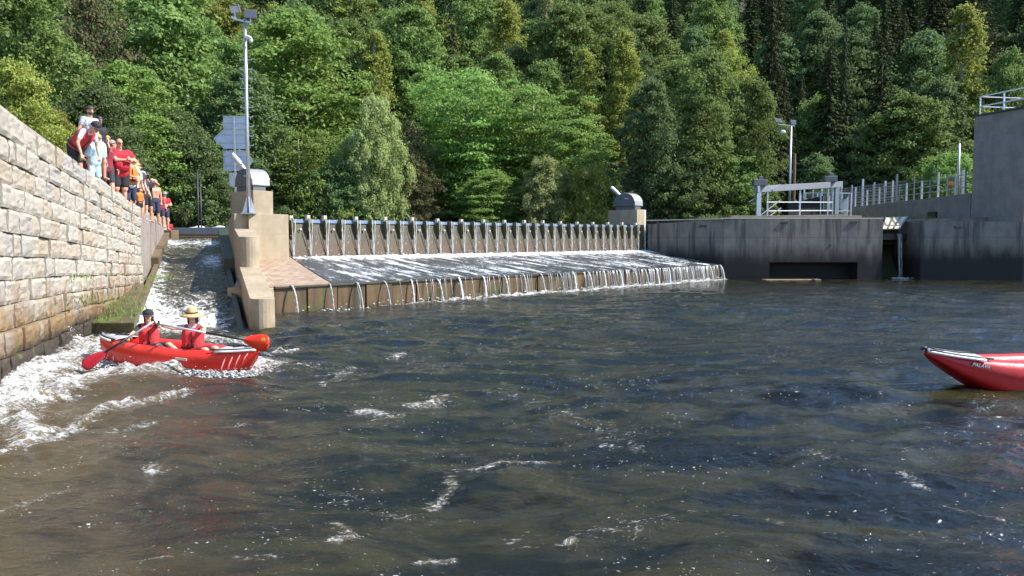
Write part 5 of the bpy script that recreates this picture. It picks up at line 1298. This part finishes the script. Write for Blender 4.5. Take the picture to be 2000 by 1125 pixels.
    if vest:
        q = MB(); g = .052
        q.cap(up(.01, -.06*w, .08), (.098*w+g)*s, up(.01, -.07*w, .34), (.095*w+g)*s); q.cap(up(.01, .06*w, .08), (.098*w+g)*s, up(.01, .07*w, .34), (.095*w+g)*s); q.cap(up(.01, -.07*w, .34), (.095*w+g)*s, up(.01, .07*w, .34), (.095*w+g)*s); q.cap(up(.01, -.06*w, .08), (.098*w+g)*s, up(.01, .06*w, .08), (.098*w+g)*s)
        for sg in (1, -1): q.cap(up(.06, sg*.1*w, .36), .075*s, up(.02, sg*.115*w, .47), .062*s); q.cap(up(.02, sg*.115*w, .47), .062*s, up(-.06, sg*.11*w, .44), .06*s)
        v = remesh(q, 'life_vest', CL[vest], body, vox and vox*1.4 or .014, 3)
        q = MB(); ring = [up(.01+(.168*w)*cos(a)*1.06, (.228*w)*sin(a), .095) for a in np.linspace(0, 2*pi, 29)]
        for k in range(28): q.bar(ring[k], ring[k+1], .012*s, .05*s, RM @ Z3)
        q.build('waist_strap', M['black'], v)
        q = MB(); q.cap(up(.175*w, 0, .06), .011*s, up(.168*w, 0, .40), .010*s); q.box(up(.18*w, 0, .085), (.04*s, .07*s, .05*s)); q.build('zip', M['black'], v, smooth=False)
        if belt:
            q = MB(); q.box(up(.16*w, .08*w, .14), (.03*s, .13*s, .1*s)); q.box(up(.16*w, -.08*w, .14), (.03*s, .13*s, .1*s)); q.build('vest_pocket', CL['vest_dark'], v, bevel=.012)
    return body, dict(sh=sh, el=el, wr=wr, hd=hc, s=s, up=up, HR=HR)

def to_local(body_loc, yaw, p):
    return Matrix.Rotation(-yaw, 3, 'Z') @ (Vector(p)-Vector(body_loc))

# --- the two paddlers; they sit in the left canoe facing its bow and half turned to the camera
bx = lambda u, y_, z: Vector((ctr.x, ctr.y, 0))+Matrix.Rotation(ang, 3, 'Z') @ Vector((u, y_, z))
M['silver'] = mat('silver_shaft', (.7, .68, .68), .3, .5); M['paddle_red'] = mat('red_paddle_blade', (.78, .035, .012), .35); M['paddle_dark'] = mat('wet_crimson_blade', (.42, .012, .03), .3)
def paddle(grip, tip, label, blade_m, nrm, flip=0, dot=True, ln=1.45, bw=.10):
    grip = Vector(grip); tip = Vector(tip); d = (tip-grip).normalized(); tip = grip+d*ln
    r = empty('paddle', grip, label=label, cat='paddle'); bl = .46
    neck = tip-d*bl; q = MB(); mid = grip.lerp(neck, .58); q.tube([grip, mid], .016, 8); under(q.build('shaft', M['silver'], smooth=True), r)
    q = MB(); q.tube([mid, neck+d*.05], .019, 8); under(q.build('shaft_sleeve', M['black'], smooth=True), r)
    n_ = Vector(nrm); n_ = (n_-d*n_.dot(d)).normalized(); l = d.cross(n_); q = MB(); vs = []; K = 16
    for k in range(K+1):
        t_ = k/K; w_ = bw*(max(0,sin(min(1, t_*1.25)*pi/2))**.8)*(1 if t_ < .82 else sqrt(max(0.02, 1-((t_-.82)/.18)**2))); c_ = neck+d*bl*t_
        for j in range(-3, 4): vs.append(c_+l*w_*j/3+n_*(.012*(1-abs(j)/3)-.02*(j/3)**2))
    q.add(vs, [(k*7+j, k*7+j+1, (k+1)*7+j+1, (k+1)*7+j) for k in range(K) for j in range(6)])
    b = under(q.build('blade', blade_m, smooth=True), r); so = b.modifiers.new('s', 'SOLIDIFY'); so.thickness = .012; so.offset = 0
    q = MB(); q.tube([neck-d*.02, neck+d*bl*.5, neck+d*bl*.8], [.018, .014, .004], 8); e = q.build('spine', blade_m, smooth=True); e.parent = b
    if dot:
        q = MB(); c_ = neck+d*bl*.78-l*bw*.38+n_*.009; q.prism([c_+(d*cos(a)+l*sin(a))*.034 for a in np.linspace(0, 2*pi, 20, endpoint=False)], n_*.004)
        e = q.build('yellow_mark', mat('yellow_sticker', (.8, .62, .05), .5)); e.parent = b
    q = MB(); q.cap(grip-l*.045, .016, grip+l*.045, .016); e = under(q.build('grip', M['black'], smooth=True), r)
    return grip, d

# hat paddler, front
hY = 12.1
hb = W(377, 690, Y=hY); hb.z = .14
yawH = ang; TWH = radians(-76)-ang; hloc = Vector((hb.x, hb.y+.02, .19))
gripH = W(309, 633, Y=11.55); tipH = W(525, 672, Y=11.1)
dH = (tipH-gripH).normalized(); lowH = W(399, 650, Y=11.40)
gH, dH = paddle(gripH, tipH, 'paddle with bright red yellow dotted blade raised clear of the water', M['paddle_red'], Vector((.1, -1, .15)), ln=(tipH-gripH).length, bw=.125)
lowH = gH+dH*((lowH-gH).dot(dH))
person(hloc, yawH, 1.54, 'adult paddler in wide straw hat and red life vest in the canoe bow', 0, sit=True, lean=.03, twist=TWH, head=(0, .12), vox=.008,
       arms={'R': (to_local(hloc, yawH, gH+Vector((.03, .03, -.03))), (.0, -.4, -1), 'abs', (0, -.3, 1)), 'L': (to_local(hloc, yawH, lowH+Vector((.02, .05, .02))), (-.2, .7, -.8), 'abs', (.6, .1, .8))},
       shirt='check', sleeve=.55, shorts='darkred', leg=.8, vest='vest', hair='dark', hat=('wide', 'straw'), female=True, belt=True, build=.92)
kY = 12.48
kb = W(292, 690, Y=kY); kloc = Vector((kb.x, kb.y, .21)); yawK = ang; TWK = radians(-66)-ang
gripK = W(301, 628, Y=11.95); tipK = W(160, 716, Y=11.75)
gK, dK = paddle(gripK, tipK, 'paddle with dark crimson blade dipping into the foam at the stern', M['paddle_dark'], Vector((.2, -.9, .5)), dot=False, ln=(tipK-gripK).length, bw=.11)
lowK = W(246, 667, Y=11.9); lowK = gK+dK*((lowK-gK).dot(dK))
person(kloc, yawK, 1.46, 'young paddler in dark headscarf and red life vest in the canoe stern', 0, sit=True, lean=.12, twist=TWK, head=(-.1, .1), vox=.008,
       arms={'L': (to_local(kloc, yawK, gK+Vector((.02, .04, .0))), (-.2, 1, -.3), 'abs', (.5, .2, .8)), 'R': (to_local(kloc, yawK, lowK+Vector((.05, .03, .03))), (-.4, -.6, -.6), 'abs', (.6, -.1, .8))},
       shirt='black', sleeve=.9, shorts='black', leg=.8, vest='vest', hair='dark', hat=('cap', 'black'), female=True, belt=True, build=.86)

# --- spectators along the wall top
def wallY(px):
    best = min(np.linspace(8, 34.8, 1200), key=lambda y: abs(1000+wallX(y)/y*F-px)); return float(best)
def spec_(px, py, dY, label, yaw=-25, Hs=None, **k):
    """px,py: top of the head; dY: how far behind the wall edge along the view"""
    Y_ = wallY(px)+dY; p = W(px, py, Y=Y_); off_ = wallX(Y_)-p.x; g = wallT(Y_)+(-.24 if off_ < .42 else .42)
    H = p.z-g; H0 = H
    ln_ = k.get('lean', 0)
    if ln_: H = H/(.53+.47*cos(ln_))
    if k.get('kneel'): H = H*1.3
    H = H if Hs is None else Hs
    print('SPECT', label[:30], round(Y_, 1), 'H', round(H, 2))
    return person((p.x-(.45*sin(ln_)*cos(radians(yaw)) if ln_ else 0), Y_, g), radians(yaw), min(max(H, .9), 1.95), label, **k)
spec_(174, 206, 2.6, 'bearded man in black and white patterned shirt, tallest at the back', yaw=-20, skin=2, shirt='pattern', beard=True, head=(-.2, .25), build=1.05)
spec_(172, 240, .9, 'person in red life vest leaning on the wall with both hands', yaw=-12, lean=.9, head=(-.3, .25), shirt='white', sleeve=.6, vest='vest', hat=('cap', 'black'), skin=1,
      arms={'R': ((.42, -.28, .72), (-1, -.3, .2)), 'L': ((.45, .2, .72), (-1, .3, .2))}, build=.95)
spec_(181, 240, 1.0, 'person in pale checked shirt and light cap crouching over dark red cloth', yaw=-35, lean=.35, head=(.1, .4), shirt='check', sleeve=.6, hat=('cap', 'white'), shorts='darkred', leg=.9, kneel=False, skin=0, hair='grey')
spec_(191, 262, .55, 'person wrapped in a light blue patterned towel beside the checked shirt', yaw=-30, lean=.3, shirt='blue', sleeve=1.3, shorts='blue', leg=.98, loose=.045, hair='blond', face=True, head=(.2, .5))
spec_(192, 226, 2.4, 'man with sunglasses in black tee behind the blue towel', yaw=-30, shirt='black', shades=True, skin=2, head=(0, .2), hair='dark')
spec_(214, 230, 2.1, 'grey haired man in red tee and black shorts turning away', yaw=15, shirt='red', shorts='black', hair='grey', skin=2, head=(.5, 0), face=False, build=1.1, arms={'R': ((.35, -.1, 1.22), (-.2, -.8, -.6))})
spec_(206, 254, 2.0, 'blond child half hidden between the blue towel and the big man', yaw=-40, shirt='darkred', hair='blond', build=.9, shorts='grey')
spec_(231, 263, 1.1, 'big man in bright red tee holding a white cup', yaw=-35, skin=2, shirt='red', belly=1.3, build=1.3, shorts='black', leg=.75, hair=None, loose=.012, shades=True, head=(0, .15), arms={'R': ((.32, .05, 1.2), (-.3, -1, -.6)), 'L': ((.34, .12, 1.22), (-.3, 1, -.6))})
spec_(251, 274, 1.95, 'person in straw hat, orange vest and navy shorts next to the big man', yaw=-35, shirt='white', sleeve=.6, vest='orange', shorts='navy', leg=.95, hat=('sun', 'straw'), shades=True, skin=1, arms={'R': ((.28, .0, 1.1), (-.3, -1, -.6)), 'L': ((.3, .1, 1.05), (-.3, 1, -.6))})
spec_(262, 283, 3.0, 'person in orange hat behind the straw hat wearer', yaw=-20, shirt='orange', hat=('sun', 'orange'), skin=1)
spec_(268, 301, 2.8, 'person with dark sunglasses looking over the orange vest', yaw=-30, shirt='grey', shades=True, hair='brown', female=True)
spec_(265, 320, 1.5, 'person in pale straw hat bending forward', yaw=-35, shirt='white', lean=.3, hat=('sun', 'straw'), skin=1, shorts='grey')
spec_(266, 334, 1.6, 'bare chested person leaning forward with folded arms', yaw=-35, shirt=None, lean=.35, skin=1, shorts='black', hair='brown', arms={'R': ((.35, .05, 1.02), (-.3, -1, -.6)), 'L': ((.36, .1, 1.05), (-.3, 1, -.6))})
spec_(272, 366, .7, 'small child peeking over the wall edge', yaw=-40, shirt='orange', skin=2, hair='brown', build=.95)
spec_(277, 334, 3.0, 'person in white cap behind the photographer', yaw=-30, shirt='navy', hat=('cap', 'white'))
spec_(286, 335, 2.4, 'photographer raising a phone with both hands', yaw=-40, shirt='black', sleeve=0, skin=1, shades=True, hair='brown', arms={'R': ((.34, .0, 1.42), (0, -1, -.6)), 'L': ((.34, .08, 1.42), (0, 1, -.6))})
b17, _ = spec_(301, 350, 1.0, 'shirtless man in grey cap and dark swim shorts, hand on hip', yaw=-45, shirt=None, skin=1, hat=('cap', 'cap_grey'), shades=True, shorts='navy', leg=.9, hair='dark', arms={'R': ((.0, -.2, 1.0), (-.4, -1, 0)), 'L': ((.1, .22, .75), (-.6, 1, 0))})
spec_(312, 372, 1.4, 'slim person in crimson vest with bare arms near the wall end', yaw=-40, shirt='darkred', sleeve=0, shorts='navy', skin=1, hair='brown')
spec_(321, 374, .9, 'person in red shirt and pale cap at the far end of the wall', yaw=-50, shirt='red', shorts='navy', hat=('cap', 'cap_grey'), skin=2, shades=True, arms={'R': ((.25, .05, 1.15), (-.3, -1, -.6)), 'L': ((.25, .05, 1.1), (-.3, 1, -.6))})
q = MB(); p = W(246, 296, Y=20.6)
# far seated person beyond the wall end
fp = W(328, 428, Y=37.0)
person((fp.x, fp.y, fp.z-.85*1.0), radians(-60), 1.6, 'distant person in red sitting low beyond the wall end', sit=True, shirt='red', hat=('cap', 'cap_grey'), skin=1, shorts='grey', hair='brown')
# things held or lying about
q = MB(); p = W(236, 300, Y=wallY(231)+1.1); q.lathe(p, [(.001, -.05), (.032, -.05), (.042, .06), (.038, .06), (.03, -.04)], 14); tag(q.build('cup', M['pale_paint'], smooth=True), 'white cup held by the big man in the red tee', 'cup')
q = MB(); p = W(289, 345, Y=wallY(286)+2.05); q.box(p, (.08, .02, .15)); tag(q.build('phone', M['black'], bevel=.006), 'dark phone raised by the photographer on the wall', 'phone')
q = MB(); p = W(204, 291, Y=wallY(206)+1.1); q.ell(p, (.05, .06, .15), 12, 8); q.ell(p-Z3*.1, (.04, .05, .1), 12, 8); tag(q.build('towel', CL['yellow'], smooth=True), 'small bright yellow towel hanging beside the blue towel', 'towel')
# white hulls of boats laid up beyond the chute
q = MB(); 
for i, (px, lab) in enumerate(((385, 'white upturned boat hull beyond the chute gate'), (425, 'second pale upturned boat hull, nearer the pier'))):
    c_ = W(px, 443, Y=41); q = MB(); q.ell((c_.x, c_.y, 2.8), (.8, .3, .2), 20, 10); q.ell((c_.x+.15, c_.y-.05, 2.83), (.4, .14, .24), 16, 8); q.tube([(c_.x-.72, c_.y, 2.86), (c_.x, c_.y-.3, 2.86), (c_.x+.72, c_.y, 2.86)], .035, 6)
    tag(q.build('boat_hull', M['boat_white'], smooth=True), lab, 'boat')
# splash around the canoe and the chute outlet
q = MB(); R = random.Random(12)
for k in range(2600):
    u_ = R.uniform(-1.02, 1.05); sd_ = -1 if R.random() < .85 else 1; off_ = abs(R.gauss(0, .16)); c_ = bx(u_*Lh, sd_*(.46*max(0, 1-abs(u_)**2.6)**.75+off_), 0)
    h = .05+R.uniform(-.02, .09)*math.exp(-off_*4)+(.16*R.random()**3 if R.random() < .12 else 0); r = R.uniform(.004, .017)*(1 if h < .13 else .5)
    q.ell((c_.x, c_.y, h), (r*1.7, r*1.2, r*.8), 6, 4)
for k in range(160):
    c_ = W(135+R.gauss(0, 14), 682, Z=0); h = R.uniform(0, .5)*R.random(); r = R.uniform(.005, .02); q.ell((c_.x, c_.y, h), (r, r, r*1.3), 6, 4)
tag(q.build('splash', M['jet'], smooth=True), label='white splash thrown up along the canoe and the wall foot', cat='water', kind='stuff')
